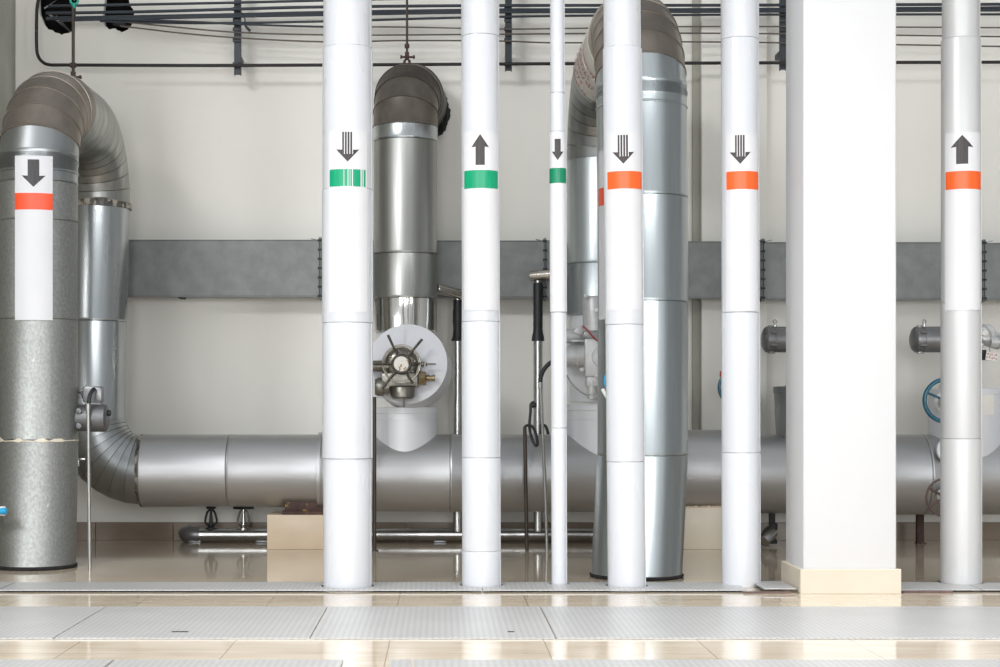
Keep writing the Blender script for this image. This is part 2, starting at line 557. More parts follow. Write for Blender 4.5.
struct('baseboard_back', mb, 'skirt', 'brown tile skirting along the foot of the back wall', 'baseboard')
mb = MB()
mb.box((wx(732.5, YW), YW - 0.09, bz / 2), (wx(765, YW) - wx(700, YW) + 0.03, 0.02, bz), bev=0.002, seg=1)
struct('baseboard_front', mb, 'skirt', 'brown tile skirting around the pilaster foot', 'baseboard')

# square column on its tiled plinth
cxl, cxr, cyf, cyb = 1.998, 2.512, 8.80, 9.25
mb = MB()
mb.box(((cxl + cxr) / 2, (cyf + cyb) / 2, 2.4), (cxr - cxl, cyb - cyf, 4.8), bev=0.012, seg=3)
colm = tag(mb.build('column', 'white_col', base=((cxl + cxr) / 2, (cyf + cyb) / 2, 0)), 'wide square white column on a cream tiled plinth', 'column', kind='structure')
mb = MB()
px0, px1, py0, py1 = 1.977, 2.53, 8.774, 9.277
for (c, s) in ((((px0 + px1) / 2, py0 + 0.012, 0.0675), (px1 - px0, 0.024, 0.135)), (((px0 + px1) / 2, py1 - 0.012, 0.0675), (px1 - px0, 0.024, 0.135)),
               ((px0 + 0.012, (py0 + py1) / 2, 0.0675), (0.024, py1 - py0 - 0.05, 0.132)), ((px1 - 0.012, (py0 + py1) / 2, 0.0675), (0.024, py1 - py0 - 0.05, 0.132))):
    mb.box(c, s, bev=0.002, seg=1)
mb.build('plinth', 'plinth', colm)['label'] = 'cream tiled plinth at the column foot'

# ------------------------------------------------------------------ white riser pipes
ARROW = {}


def white_pipe(label, cx, rpx, ybase, lean, seams, body, lab, arrow, band, m='white_pipe', ztop=4.5):
    """lab=(x0,x1,y0,y1); arrow=(x0,x1,y0,y1,dir,shaft_fraction,striped); band=(x0,x1,y0,y1,mat,glare); px offsets relative to cx"""
    Yf = F * H / (ybase - VY)
    Ya = Yf / (1 - rpx / F)
    r = rpx * Ya / F
    X = wx(cx, Ya)
    base = Vector((X, Ya, 0.0))
    t = thing('white_pipe', base, label, 'pipe', 'white vertical pipes')
    zz = [0.0] + sorted(wz(y, Yf) for y, _ in seams) + [ztop]
    dr = [d for _, d in sorted(seams, key=lambda s: -s[0])] + [0.0]
    for i in range(len(zz) - 1):
        a, b = zz[i] + (0.0007 if i else 0), zz[i + 1] - 0.0007
        rr = r + dr[i]
        mb = MB()
        prof = [(0, rr - 0.003), (0.001, rr - 0.0003), (0.003, rr), (b - a - 0.003, rr), (b - a - 0.001, rr - 0.0003), (b - a, rr - 0.003)]
        mb.lathe((X, Ya, a), (0, 0, 1), prof, 56)
        # long lap seam of the jacket, turned away from the front
        mb.box((X + (rr + 0.0005) * math.cos(-0.25), Ya + (rr + 0.0005) * math.sin(-0.25), (a + b) / 2), (0.004, 0.008, b - a - 0.01), Matrix.Rotation(-0.25, 3, 'Z'))
        mb.build('jacket_section', m, t)

    rmax = r + max(dr)

    def th(dx):
        return math.asin(max(-0.99, min(0.99, dx / rpx)))

    def zc(y):
        return wz(y, Yf)

    mb = MB()
    k = 14
    patch(mb, (X, Ya), rmax, [(th(lab[0]) + (th(lab[1]) - th(lab[0])) * i / k, zc(lab[3]), zc(lab[2])) for i in range(k + 1)], 0.0012)
    fl = mb.build('flow_label', 'vinyl', t)
    fl['label'] = 'white vinyl strip with arrow and colour band'
    ax0, ax1, ay0, ay1, dr_, frac, striped = arrow
    make_arrow((X, Ya), rmax, [th(v) for v in (ax0, ax1)], zc(ay1), zc(ay0), dr_, frac, striped, 'ink_brown', fl)
    make_band((X, Ya), rmax, th(band[0]), th(band[1]), zc(band[3]), zc(band[2]), band[4], band[5], fl)
    t.rotation_euler = (0, lean, 0)
    return t


def make_arrow(c, r, ths, z0, z1, direction, frac, striped, ink, parent):
    mid, hw = (ths[0] + ths[1]) / 2, (ths[1] - ths[0]) / 2
    L = z1 - z0
    hl = L * 0.42
    mb = MB()

    def span(u):
        a = abs(u)
        tip = hl * a               # distance from the tip
        back = hl * (0.94 + 0.06 * a) if a > frac else L
        return tip, max(back, tip + 0.001)

    if striped:
        ivs = [(-1, -frac)] + [(-frac + 2 * frac * i / striped + 0.0, -frac + 2 * frac * (i + 0.68) / striped) for i in range(striped)] + [(frac, 1)]
    else:
        ivs = [(-1, -frac), (-frac, frac), (frac, 1)]
    for a, b in ivs:
        cols = []
        for i in range(7):
            u = a + (b - a) * i / 6
            uu = max(a + 1e-4, min(b - 1e-4, u))
            tip, back = span(uu)
            if direction < 0:
                cols.append((mid + u * hw, z0 + tip, z0 + back))
            else:
                cols.append((mid + u * hw, z1 - back, z1 - tip))
        patch(mb, c, r, cols, 0.0022)
    if striped:                   # the solid tip that joins the stripes
        cols = []
        for i in range(9):
            u = -0.6 + 1.2 * i / 8
            tip = hl * abs(u)
            cols.append((mid + u * hw, z0 + tip, z0 + max(hl * 0.62, tip)) if direction < 0 else (mid + u * hw, z1 - max(hl * 0.62, tip), z1 - tip))
        patch(mb, c, r, cols, 0.0021)
    mb.build('flow_arrow', ink, parent)['label'] = ('black arrow pointing down' if direction < 0 else 'black arrow pointing up')


def make_band(c, r, t0, t1, z0, z1, m, torn, parent):
    mb = MB()
    k = 24
    rnd = random.Random(torn or 3)
    segs = [(0.0, 1.0)]
    if torn:  # gaps in the band paint patches of white glare
        segs = [(0, 0.40), (0.415, 0.50), (0.52, 0.555), (0.57, 0.61), (0.635, 0.84), (0.88, 0.90), (0.94, 1.0)]
    for a, b in segs:
        cols = []
        for i in range(k + 1):
            f = a + (b - a) * i / k
            e = rnd.uniform(0, 0.0022) if torn else 0
            cols.append((t0 + (t1 - t0) * f, z0 + e, z1 - e))
        patch(mb, c, r, cols, 0.0022)
    nm = {'green': 'green', 'dark_green': 'dark green', 'orange': 'orange', 'red': 'red'}[m]
    mb.build('color_band', m, parent)['label'] = nm + ' colour band'


white_pipe('thickest white vertical pipe, striped down arrow over a green band patched with painted glare', 347.6, 24.2, 591, 0.0,
           [(44, 0.005), (187, 0.008), (322, 0.006), (459, 0.001)], None, (-17.5, 18, 130, 312), (-10.5, 10.5, 132, 162, -1, 0.46, 4), (-16.5, 16.5, 169, 186.5, 'green', 5))
white_pipe('white vertical pipe with a solid up arrow above a green band', 481.4, 19.0, 589.5, -0.0022,
           [(33, -0.001), (184, 0.0), (321, 0.001), (458, 0.0015), (552, 0.0025)], None, (-16, 17, 131, 310), (-8.5, 8, 134, 165, 1, 0.52, 0), (-15.5, 16.5, 170, 188, 'green', 0))
white_pipe('thinnest white vertical pipe with a small down arrow and dark green band', 559.2, 7.1, 587, -0.0035,
           [(92, 0.002), (131, 0.007), (312, 0.003), (428, 0.003)], None, (-6.6, 6.6, 133, 311), (-4.6, 4.6, 139, 160.5, -1, 0.5, 0), (-6.8, 6.8, 168, 183, 'dark_green', 0))
white_pipe('white vertical pipe with orange band overlapping the tall galvanized arch pipe', 626.7, 18.3, 590, -0.0085,
           [(45, 0.006), (324, 0.004), (462, 0.003)], None, (-16, 16, 132, 310), (-9.5, 10, 135, 164, -1, 0.5, 4), (-14.5, 17.0, 171, 188.5, 'orange', 0))
white_pipe('white vertical pipe with striped down arrow and orange band, just before the square column', 741.0, 18.7, 588, -0.0025,
           [(36, -0.001), (312, 0.0012), (453, 0.002)], None, (-13.5, 16.5, 133, 311), (-9.5, 10, 135, 164, -1, 0.48, 4), (-12.8, 17.2, 171, 189, 'orange', 0))
white_pipe('greyish white vertical pipe with a solid up arrow above an orange band', 960.8, 18.1, 587, 0.0,
           [(36, 0.006), (302, 0.008), (439, 0.0095)], None, (-13.5, 16.5, 132, 310), (-8.5, 10.5, 135, 164, 1, 0.52, 0), (-13, 17, 171, 189, 'orange', 0), m='grey_white_pipe')

# ------------------------------------------------------------------ large arch pipes
YH = 11.75                                    # line of the header pipe and the rear risers


def jacket(parent, x, y, z0, z1, r, m, name='jacket_section', r1=None, x1=None, y1=None, rag=0.0, seg=56):
    mb = MB()
    x1 = x if x1 is None else x1
    y1 = y if y1 is None else y1
    r1 = r if r1 is None else r1
    L = z1 - z0
    rings = []
    for t, k in ((0.0, -0.006), (0.002, 0.0), (0.012, 0.002), (0.016, 0.0), (L - 0.004, 0.0), (L, -0.005)):
        f = t / L
        rr = r + (r1 - r) * f + k
        row = []
        for i in range(seg):
            a = 2 * PI * i / seg
            dz = rag * noise.noise((math.cos(a) * 4, math.sin(a) * 4, z0)) if t < 0.02 else 0
            row.append(Vector((x + (x1 - x) * f + rr * math.cos(a), y + (y1 - y) * f + rr * math.sin(a), z0 + t + dz)))
        rings.append(row)
    vs = mb.ring_strip(rings)
    mb.bm.faces.new(list(reversed(vs[0])))
    mb.bm.faces.new(vs[-1])
    return mb.build(name, m, parent)


# -- arch pipe beside the side wall: riser, arch, rear drop, gored bend into the header
AX, AY, AR = -2.575, 10.26, 0.248
BX = -2.528
base = (AX, AY, 0)
A = thing('arch_pipe', base, 'large galvanized arch pipe rising beside the rough side wall, with red banded label', 'pipe', 'large arch pipes')
ZS, RB = 2.52, 0.50
yfa = AY - AR
zs = [0.012, wz(441, yfa), wz(318, yfa), wz(218, yfa), wz(179, yfa), wz(150, yfa), ZS + 0.13]
ms = ['galv_matte', 'galv_matte', 'galv_matte', 'galv_matte', 'galv', 'galv']
for i in range(6):
    jacket(A, AX - (0.018 if i == 0 else 0), AY, zs[i], ZS if i == 5 else zs[i + 1], AR + (0.003 if i == 0 else 0), ms[i], rag=0.02 if i == 1 else 0, x1=AX)
mb = MB()
mb.torus((AX - 0.018, AY, 0.012), (0, 0, 1), AR + 0.004, 0.012, 64, 10)
mb.build('base_seal', 'soot', A)['label'] = 'grimy dark seal at the floor'
mb = MB()
rings = []
for t, k in ((-0.009, 0.001), (-0.006, 0.005), (0.006, 0.0045), (0.009, 0.0)):
    row = []
    for i in range(90):
        a = 2 * PI * i / 90
        w_ = noise.noise((math.cos(a) * 6, math.sin(a) * 6, 2.0))
        row.append(Vector((AX + (AR + k) * math.cos(a), AY + (AR + k) * math.sin(a), zs[1] + t * (0.35 + max(0, w_) * 2.2) + 0.006 * w_)))
    rings.append(row)
mb.ring_strip(rings)
mb.build('seam_sealant', 'pale_block', A)['label'] = 'crumbly cream sealant along a seam'
# gored arch
d = Vector((BX - AX, YH - AY, 0)).normalized()
p0, p1 = Vector((AX, AY, ZS)), Vector((BX, YH, ZS))
up = Vector((0, 0, 1))
front = arc_deg(p0 + d * RB, -d, up, RB, [0, 9, 22, 35, 48, 61, 74, 90])
rear = arc(p1 - d * RB, None, up, d, RB, 0, PI / 2, 7)
mb = MB()
tan = lambda a, b: (b - a).normalized()
mid = lambda p, i: (tan(p[i - 1], p[i]) + tan(p[i], p[i + 1])).normalized()
mb.gores(front[:3], AR, na=up, nb=mid(front, 2))
mb.build('lower_gores', 'galv', A)
mb = MB()
mb.gores(front[2:], AR + 0.001, na=mid(front, 2), nb=d)
mb.build('front_gores', 'brown_gore', A)
m1, m2 = front[-1], rear[0]
mb = MB()
mb.gores([m1, m1 + (m2 - m1) * 0.5, m2] + rear[1:], AR, gap=0.002, na=d, nb=-up)
mb.build('rear_gores', 'steel_streak', A)
# torn foil collar
mb = MB()
rings = []
for t, k in ((-0.022, 0.004), (-0.02, 0.011), (0.022, 0.009), (0.026, 0.002)):
    row = []
    for i in range(64):
        a = 2 * PI * i / 64
        w = noise.noise((math.cos(a) * 2, math.sin(a) * 2, 0.5)) * 0.004
        row.append(Vector((BX + (AR + k + w) * math.cos(a), YH + (AR + k + w) * math.sin(a), ZS - 0.02 + t + (0.018 * noise.noise((math.cos(a) * 1.6, math.sin(a) * 1.6, 3.0)) if t > 0 else 0))))
    rings.append(row)
mb.ring_strip(rings)
mb.build('collar', 'ragged', A)['label'] = 'torn dark foil collar'
zr = [0.93, wz(320, YH - AR), ZS]
jacket(A, -2.557, YH, zr[0], zr[1], 0.246, 'galv_rear', r1=0.248, x1=-2.55)
jacket(A, -2.55, YH, zr[1], zr[2], 0.248, 'galv_rear', x1=BX)
# bend into the header
HZ0 = 0.826 - 0.264
RBND = 0.378
cb = Vector((-2.557 + RBND, YH, HZ0 + RBND))
bend = arc(cb, None, (-1, 0, 0), (0, 0, -1), RBND, 0, PI / 2, 8)
mb = MB()
mb.gores(bend, 0.25, gap=0.0016, na=(0, 0, -1), nb=(1, 0, 0))
mb.build('bend_gores', 'galv', A)
# label on the riser
Xc = (AX, AY)
rpxA = AR * F / AY
cxA = VX + AX * F / AY


def thA(x):
    return math.asin((x - cxA) / rpxA)


mb = MB()
patch(mb, Xc, AR, [(thA(16.8) + (thA(51.6) - thA(16.8)) * i / 14, wz(320, yfa), wz(155.5, yfa)) for i in range(15)], 0.007)
fl = mb.build('flow_label', 'vinyl_old', A)
make_arrow(Xc, AR + 0.0065, [thA(23), thA(45)], wz(187, yfa), wz(159.5, yfa), -1, 0.48, 0, 'ink', fl)
make_band(Xc, AR + 0.0065, thA(16.9), thA(51.5), wz(209.5, yfa), wz(193, yfa), 'red', 0, fl)

# -- tall arch pipe behind the orange-banded pipe
CX, CY, CR = wx(641.5, 9.69), 9.69, 0.272
DX, DR = wx(601, YH), 0.25
C = thing('arch_pipe', (CX, CY, 0), 'tall pale galvanized arch pipe with brown top, standing behind an orange-banded pipe', 'pipe', 'large arch pipes')
ZC, RC = 2.83, 0.56
yfc = CY - CR
zs = [0.012, wz(456, yfc), wz(300, yfc), wz(193, yfc), wz(93, yfc), wz(79, yfc), ZC]
xs = [wx(636.5, CY), wx(642.5, CY), wx(643, CY), wx(642.5, CY), CX, CX, CX]
for i in range(6):
    jacket(C, xs[i], CY, zs[i], zs[i + 1], CR + (0.002 if i == 0 else 0), 'galv_pale', x1=xs[i + 1], rag=0.012 if i == 5 else 0)
d = Vector((DX - CX, YH - CY, 0)).normalized()
p0, p1 = Vector((CX, CY, ZC)), Vector((DX, YH, ZC))
front = arc_deg(p0 + d * RC, -d, up, RC, [0, 8, 21, 33, 45, 57, 69, 80, 90])
rear = arc(p1 - d * RC, None, up, d, RC, 0, PI / 2, 7)
mb = MB()
mb.gores(front[:3], CR, na=up, nb=mid(front, 2))
mb.build('lower_gores', 'galv_pale', C)
mb = MB()
mb.gores(front[2:], [CR - 0.0015 * i for i in range(7)], na=mid(front, 2), nb=d)
mb.build('front_gores', 'brown_gore', C)
m1, m2 = front[-1], rear[0]
mb = MB()
mb.gores([m1, m1 + (m2 - m1) * 0.4, m2], [CR - 0.01, CR - 0.014, 0.252])
span = mb.build('span_section', 'cream_clad', C)
mb = MB()
mb.gores([m2] + rear[1:], 0.25, gap=0.002, na=d, nb=-up)
mb.build('rear_gores', 'dull_steel', C)
mb = MB()
mb.torus((xs[0], CY, 0.012), (0, 0, 1), CR + 0.003, 0.010, 64, 10)
mb.build('base_seal', 'soot', C)['label'] = 'grimy dark seal at the floor'
# red stencilled rows around the span, illegible at this size
rnd = random.Random(11)
axis = (m2 - m1).normalized()
su, sv = Vector((0, 0, 1)), axis.cross(Vector((0, 0, 1))).normalized()
if sv.x > 0:
    sv = -sv                                  # sv points to -X
for row in range(5):
    mb = MB()
    s = (m2 - m1).length * (0.34 + 0.145 * row)
    nch = [10, 8, 10, 7, 9][row]
    for k in range(nch):
        for q in range(6):
            ang = (0.22 - 0.125 * k) + rnd.uniform(-0.045, 0.045)
            ds = rnd.uniform(-0.035, 0.035)
            L_, W_ = (0.06, 0.010) if rnd.random() < 0.6 else (0.016, 0.045)
            quad = []
            for (da, dss) in ((-1, -1), (1, -1), (1, 1), (-1, 1)):
                a = ang + da * L_ / 2
                p = m1 + axis * (s + ds + dss * W_ / 2) + (sv * math.cos(a) + su * math.sin(a)) * 0.266
                quad.append(mb.bm.verts.new(p))
            mb.bm.faces.new(quad)
    mb.build('stencil_row', 'red_ink', span)['label'] = 'row of faded red stencilled characters'
zt = [wz(405, YH - DR), wz(262, YH - DR), wz(145, YH - DR), ZC]
jacket(C, DX, YH, wz(314, YH - DR), zt[1], DR + 0.001, 'galv_pale')
jacket(C, DX, YH, zt[1], zt[2], DR, 'galv_pale')
jacket(C, DX, YH, zt[2], zt[3], DR, 'galv_rear')
jacket(C, DX, YH, zt[0] + 0.02, wz(314, YH - DR), DR - 0.02, 'tee', name='valve_collar')
# its own label, mostly behind the white pipe
rpxC = CR * F / CY
cxC = 643.0


def thC(x):
    return math.asin(max(-0.999, (x - cxC) / rpxC))


Xc = (wx(642.8, CY), CY)
mb = MB()
patch(mb, Xc, CR, [(thC(600.3) + (thC(637) - thC(600.3)) * i / 14, wz(318, yfc), wz(146, yfc)) for i in range(15)], 0.005)
fl = mb.build('flow_label', 'vinyl_old', C)
make_band(Xc, CR + 0.004, thC(600.4), thC(637), wz(202, yfc), wz(184, yfc), 'red', 0, fl)

# ------------------------------------------------------------------ header pipe with its tee branches
HT = 0.826
r1_, r2_, r3_ = 0.264, 0.284, 0.294
x_a = wx(143, YH)
Hd = thing('header_pipe', (0, YH, 0.03), 'long thick horizontal silver pipe running low along the wall', 'pipe')


def hsec(xa, xb, r, m='header', rb=None):
    rb = r if rb is None else rb
    mb = MB()
    rings = []
    L = xb - xa
    for t, k in ((0.0, -0.008), (0.002, 0.0), (0.014, 0.0035), (0.02, 0.0), (L - 0.004, 0.0), (L, -0.006)):
        f = t / L
        rr = r + (rb - r) * f
        z = HT - rr
        row = []
        for i in range(64):
            a = 2 * PI * i / 64
            row.append(Vector((xa + t, YH + (rr + k) * math.cos(a), z + (rr + k) * math.sin(a))))
        rings.append(row)
    vs = mb.ring_strip(rings)
    mb.bm.faces.new(list(reversed(vs[0])))
    mb.bm.faces.new(vs[-1])
    return mb.build('jacket_section', m, Hd)


cuts = [(143, 0.266, 0.264), (230, 0.264, 0.268), (322, 0.281, 0.284), (450, 0.284, 0.284), (560, 0.284, 0.286), (672, 0.288, 0.29), (806, 0.294, 0.294), (921, 0.294, 0.294), (1040, 0.294, 0.294)]
for (xa, ra, rb), (xb, _, _) in zip(cuts, cuts[1:]):
    hsec(wx(xa, YH), wx(xb, YH), ra, rb=rb)
mb = MB()
mb.lathe((wx(664, YH), YH, HT + 0.034 - 0.303), (1, 0, 0), [(0, 0.285), (0.004, 0.303), (wx(727, YH) - wx(664, YH), 0.303), (wx(727, YH) - wx(664, YH) + 0.01, 0.285)], 64)
mb.build('swollen_sleeve', 'header', Hd)
# ragged end ring where the bend enters, and a sealing ring at the size change
mb = MB()
rings = []
for t, k in ((-0.014, -0.004), (-0.012, 0.004), (0.004, 0.006), (0.008, 0.001)):
    rings.append([Vector((x_a + t + 0.010 * noise.noise((math.cos(a) * 4, math.sin(a) * 4, 1)), YH + (r1_ + k) * math.cos(a), HZ0 + (r1_ + k) * math.sin(a)))
                  for a in [2 * PI * i / 64 for i in range(64)]])
mb.ring_strip(rings)
mb.build('end_ring', 'ragged', Hd)['label'] = 'torn dark sealing ring at the gored bend'
mb = MB()
mb.lathe((wx(321, YH) - 0.018, YH, HT - 0.275), (1, 0, 0), [(0, 0.270), (0.003, 0.291), (0.03, 0.291), (0.034, 0.284)], 64)
mb.build('joint_ring', 'header', Hd)
# tee branches
BXC = wx(405.4, YH)
tees = [(BXC, 0.231, 0.233, wz(407, YH - 0.231)), (DX, 0.252, 0.25, wz(404, YH - 0.25)), (wx(810, YH), 0.235, 0.262, wz(386, YH - 0.25)), (wx(966, YH), 0.262, 0.268, wz(388, YH - 0.262))]
for i, (x, ra, rb, zt_) in enumerate(tees):
    mb = MB()
    z0 = 0.58
    L = zt_ - z0
    prof = [(0, ra), (L - 0.05, ra + (rb - ra) * 0.9), (L - 0.046, rb + 0.004), (L - 0.004, rb + 0.004), (L, rb - 0.002)]
    mb.lathe((x, YH, z0), (0, 0, 1), prof, 64)
    if i < 2:
        zq = wz(420, YH - 0.25)
        mb.lathe((x, YH, zq), (0, 0, 1), [(0, rb), (0.001, rb + 0.003), (0.006, rb + 0.003), (0.007, rb)], 64)
    mb.build('tee_branch', ['tee', 'tee', 'galv', 'tee'][i], Hd)
mb = MB()
for (x0, x1, y0, y1) in ((983, 991.5, 392, 415),):
    c = (tees[3][0], YH)
    rp = tees[3][1] * F / YH
    cx = VX + tees[3][0] * F / YH
    t0, t1 = math.asin((980 - cx) / rp), math.asin((991.5 - cx) / rp)
    patch(mb, c, 0.268, [(t0 + (t1 - t0) * i / 8, wz(y1, 11.5), wz(y0, 11.5)) for i in range(9)], 0.002)
mb.build('paper_label', 'paper', Hd)['label'] = 'small white paper label on the last branch'
# blind disc on the header front
pc = at(951, 450, 11.42)
mb = MB()
mb.lathe(pc + Vector((0, 0.12, 0)), (0, -1, 0), [(0, 0.07), (0.07, 0.07), (0.072, 0.094), (0.092, 0.094), (0.096, 0.09), (0.097, 0.03)], 40)
mb.build('blind_cap', 'tee', Hd)

# ------------------------------------------------------------------ branch pipe that bends back into the wall
BR = 0.234
B = thing('wall_pipe', (BXC, YH, HT), 'upright galvanized pipe whose sooty bend enters the back wall', 'pipe')
yfb = YH - BR
ZB = wz(122, yfb)
zz = [wz(398, yfb), wz(331, yfb), wz(297, yfb), wz(252, yfb), wz(137, yfb), ZB]
mats = ['tee', 'mirror_steel', 'steel_streak', 'steel_streak', 'galv_rear']
nm = ['jacket_section', 'polished_collar', 'jacket_section', 'jacket_section', 'jacket_section']
rr = [BR - 0.02, BR - 0.003, BR, BR, BR + 0.003]
for i in range(5):
    jacket(B, BXC, YH, zz[i], zz[i + 1], rr[i], mats[i], name=nm[i], rag=0.012 if i == 2 else 0)
REB = 0.27
end = Vector((BXC + 0.06, YW - 0.005, 0))
d = Vector((end.x - BXC, end.y - YH, 0)).normalized()
pts = arc(Vector((BXC, YH, ZB)) + d * REB, None, -d, up, REB, 0, PI / 2, 4)
mb = MB()
mb.gores(pts[:3], BR + 0.002, na=up, nb=mid(pts, 2))
mb.build('lower_gores', 'soot_gore', B)
mb = MB()
mb.gores(pts[2:] + [pts[-1] + d * 0.338], [BR + 0.003, BR + 0.012, BR + 0.02, BR + 0.02], na=mid(pts, 2), nb=d)
mb.build('upper_gores', 'dark_gore', B)
# fibrous packing round the wall entry
ctr = Vector((BXC + 0.066, YW - 0.03, ZB + REB - 0.05))
mb = MB()
rings = []
for (t, k) in ((0.03, 0.028), (-0.02, 0.024), (-0.045, 0.01), (-0.035, -0.03), (0.03, -0.04)):
    row = []
    for i in range(72):
        a = 2 * PI * i / 72
        w = 0.03 * noise.noise((math.cos(a) * 5, math.sin(a) * 5, t * 12)) + 0.02 * noise.noise((math.cos(a) * 15, math.sin(a) * 15, t * 9))
        row.append(ctr + Vector(((BR + k + w) * math.cos(a), t + w * 0.6, (BR + k + w) * math.sin(a))))
    rings.append(row)
mb.ring_strip(rings)
mb.build('wall_packing', 'soot', B)['label'] = 'black fibrous packing where the bend meets the wall'

# ------------------------------------------------------------------ valves
def wheel(mb, c, nrm, R, r, spokes, hub, tilt=0.0, rs=0.006, a0=0.3):
    mb.torus(c, nrm, R, r, 48, 12)
    nn, u, v = frame(nrm)
    for i in range(spokes):
        a = a0 + 2 * PI * i / spokes
        e = u * math.cos(a) + v * math.sin(a)
        mb.rod(Vector(c) + e * hub * 0.8, Vector(c) + e * R, rs, 10)
    mb.lathe(Vector(c) - nn * 0.02, nn, [(0, hub * 0.8), (0.008, hub), (0.03, hub), (0.036, hub * 0.7)], 20)


# -- gear valve with six-spoke wheel on the branch pipe
dc = at(407.0, 364, 11.40)
nrm = Vector((-0.13, -1, 0.16)).normalized()
V = thing('gear_valve', dc, 'gear valve with six-spoke handwheel on a round pale insulated disc', 'valve', 'gear and motor valves')
mb = MB()
Rd = 0.289
mb.lathe(dc - nrm * 0.30, nrm, [(0, Rd - 0.012), (0.004, Rd), (0.285, Rd + 0.002), (0.297, Rd), (0.30, Rd - 0.012)], 72)
fnv, fu, fv = frame(nrm)
mb.box(dc + nrm * 0.0005 + Vector((-0.03, 0, 0.20)), (0.003, 0.004, 0.17), bev=0)
cov = mb.build('insulation_cover', 'disc', V)
cov['label'] = 'round pale insulated cover'
hub = at(401.3, 363.8, 11.22)
k = 11.3 / F
mb = MB()
mb.lathe(hub + Vector((0, 0.2, 0)), (0, -1, 0), [(0, 0.085), (0.03, 0.1), (0.08, 0.118), (0.115, 0.118), (0.125, 0.108), (0.135, 0.07), (0.15, 0.06)], 40)
mb.bolts(hub + Vector((0, 0.075, 0)), (0, -1, 0), 0.095, 8, 0.008, 0.010, 0.2)
mb.box(at(400, 380, 11.34), (0.26, 0.16, 0.10), bev=0.012)
mb.build('gear_housing', 'cast', V)
mb = MB()
p = at(402.5, 387, 11.30)
mb.lathe(p, (0, 0, -1), [(0, 0.085), (0.006, 0.088), (0.07, 0.086), (0.072, 0.078), (0.082, 0.074)], 32)
mb.rod(p + Vector((0.01, 0, -0.08)), p + Vector((0.01, 0, -0.145)), 0.008, 10)
mb.build('bottom_cap', 'cast', V)
mb = MB()
p = at(384, 366, 11.33)
mb.lathe(p + Vector((0.03, 0, 0)), (-1, 0, 0), [(0, 0.05), (0.04, 0.05), (0.042, 0.04), (0.12, 0.04), (0.122, 0.045), (0.14, 0.045)], 28)
p = at(385, 387, 11.31)
mb.lathe(p + Vector((0.03, 0, 0)), (-1, 0, 0), [(0, 0.05), (0.035, 0.05), (0.037, 0.064), (0.075, 0.066), (0.09, 0.06), (0.10, 0.055)], 28)
mb.build('side_caps', 'cast', V)
mb = MB()
p = at(419, 378, 11.30)
mb.lathe(p, (1, 0, 0), [(0, 0.054), (0.045, 0.054), (0.05, 0.04)], 6)
mb.lathe(p + Vector((0.045, 0, 0)), (1, 0, 0), [(0, 0.018), (0.015, 0.018), (0.016, 0.025), (0.026, 0.025), (0.027, 0.018), (0.05, 0.018), (0.051, 0.024), (0.066, 0.024), (0.068, 0.018)], 20)
mb.build('fitting', 'brass', V)['label'] = 'brass hose fitting'
mb = MB()
mb.rod(at(421, 364, 11.28), at(436, 364, 11.28), 0.0065, 12)
mb.lathe(at(421, 364, 11.28), (1, 0, 0), [(0, 0.018), (0.03, 0.016), (0.036, 0.01)], 16)
mb.rod(at(425, 366.5, 11.26), at(425, 362.5, 11.26), 0.012, 12)
mb.build('limit_pin', 'cast', V)
# wheel
hc = hub + Vector((0, 0.03, 0))
mb = MB()
mb.torus(hc, (0, -1, 0), 0.132, 0.006, 56, 10)
mb.torus(hc + Vector((0, 0.03, 0)), (0, -1, 0), 0.121, 0.0045, 56, 10)
mb.build('rim_rings', 'cast_bright', V)
mb = MB()
mb.torus(hc, (0, -1, 0), 0.063, 0.0095, 40, 12)
rim = mb.build('handwheel', 'wheel_iron', V)
rim['label'] = 'dark handwheel hub and rings'
for ang in (115, 50, 0, -60, -128, 180):
    a = math.radians(ang)
    e = Vector((math.cos(a), 0, math.sin(a)))
    L = {115: 0.225, 50: 0.228, 0: 0.14, -60: 0.16, -128: 0.22, 180: 0.20}[ang]
    mb = MB()
    mb.rod(hc + e * 0.06, hc + e * L, 0.0085, 12, 0.0095, bev=0.002)
    mb.build('spoke', 'wheel_iron', rim)
mb = MB()
mb.lathe(hc + Vector((0, 0.02, 0)), (0, -1, 0), [(0, 0.054), (0.022, 0.056), (0.028, 0.05), (0.03, 0.02)], 36)
mb.build('hub_cap', 'button', rim)['label'] = 'worn white hub cap with rust spots'

# -- rear gear valve on the tall arch branch (grey painted)
dc2 = at(604, 358, 11.40)
V2 = thing('gear_valve', dc2, 'grey painted gear valve between the thinnest pipe and the tall arch pipe', 'valve', 'gear and motor valves')
mb = MB()
nrm2 = Vector((-0.05, -1, 0.06)).normalized()
mb.lathe(dc2 - nrm2 * 0.26, nrm2, [(0, 0.268), (0.004, 0.28), (0.235, 0.284), (0.25, 0.288), (0.26, 0.288), (0.266, 0.276)], 72)
mb.build('insulation_cover', 'disc', V2)['label'] = 'round pale insulated cover'
mb = MB()
mb.box(at(598, 358, 11.25), (0.20, 0.16, 0.27), bev=0.014)
mb.box(at(595, 381, 11.25), (0.13, 0.13, 0.08), bev=0.01)
mb.torus(at(603, 356, 11.17), (0, -1, 0), 0.075, 0.006, 40, 8)
for (bx, by) in ((597.5, 377), (582, 370), (586, 334)):
    mb.lathe(at(bx, by, 11.18), (0, -1, 0), [(0, 0.018), (0.018, 0.018), (0.02, 0.012), (0.03, 0.01)], 12)
mb.build('gear_housing', 'grey_cast', V2)
mb = MB()
p = at(594, 331, 11.25)
mb.lathe(p, (0, 0, 1), [(0, 0.088), (0.03, 0.088), (0.032, 0.079), (0.225, 0.079), (0.235, 0.074), (0.242, 0.06)], 40)
mb.rod(at(597, 310, 11.17), at(597, 310, 11.13), 0.016, 12)
mb.box(at(586, 296, 11.17), (0.03, 0.02, 0.02), bev=0.003)
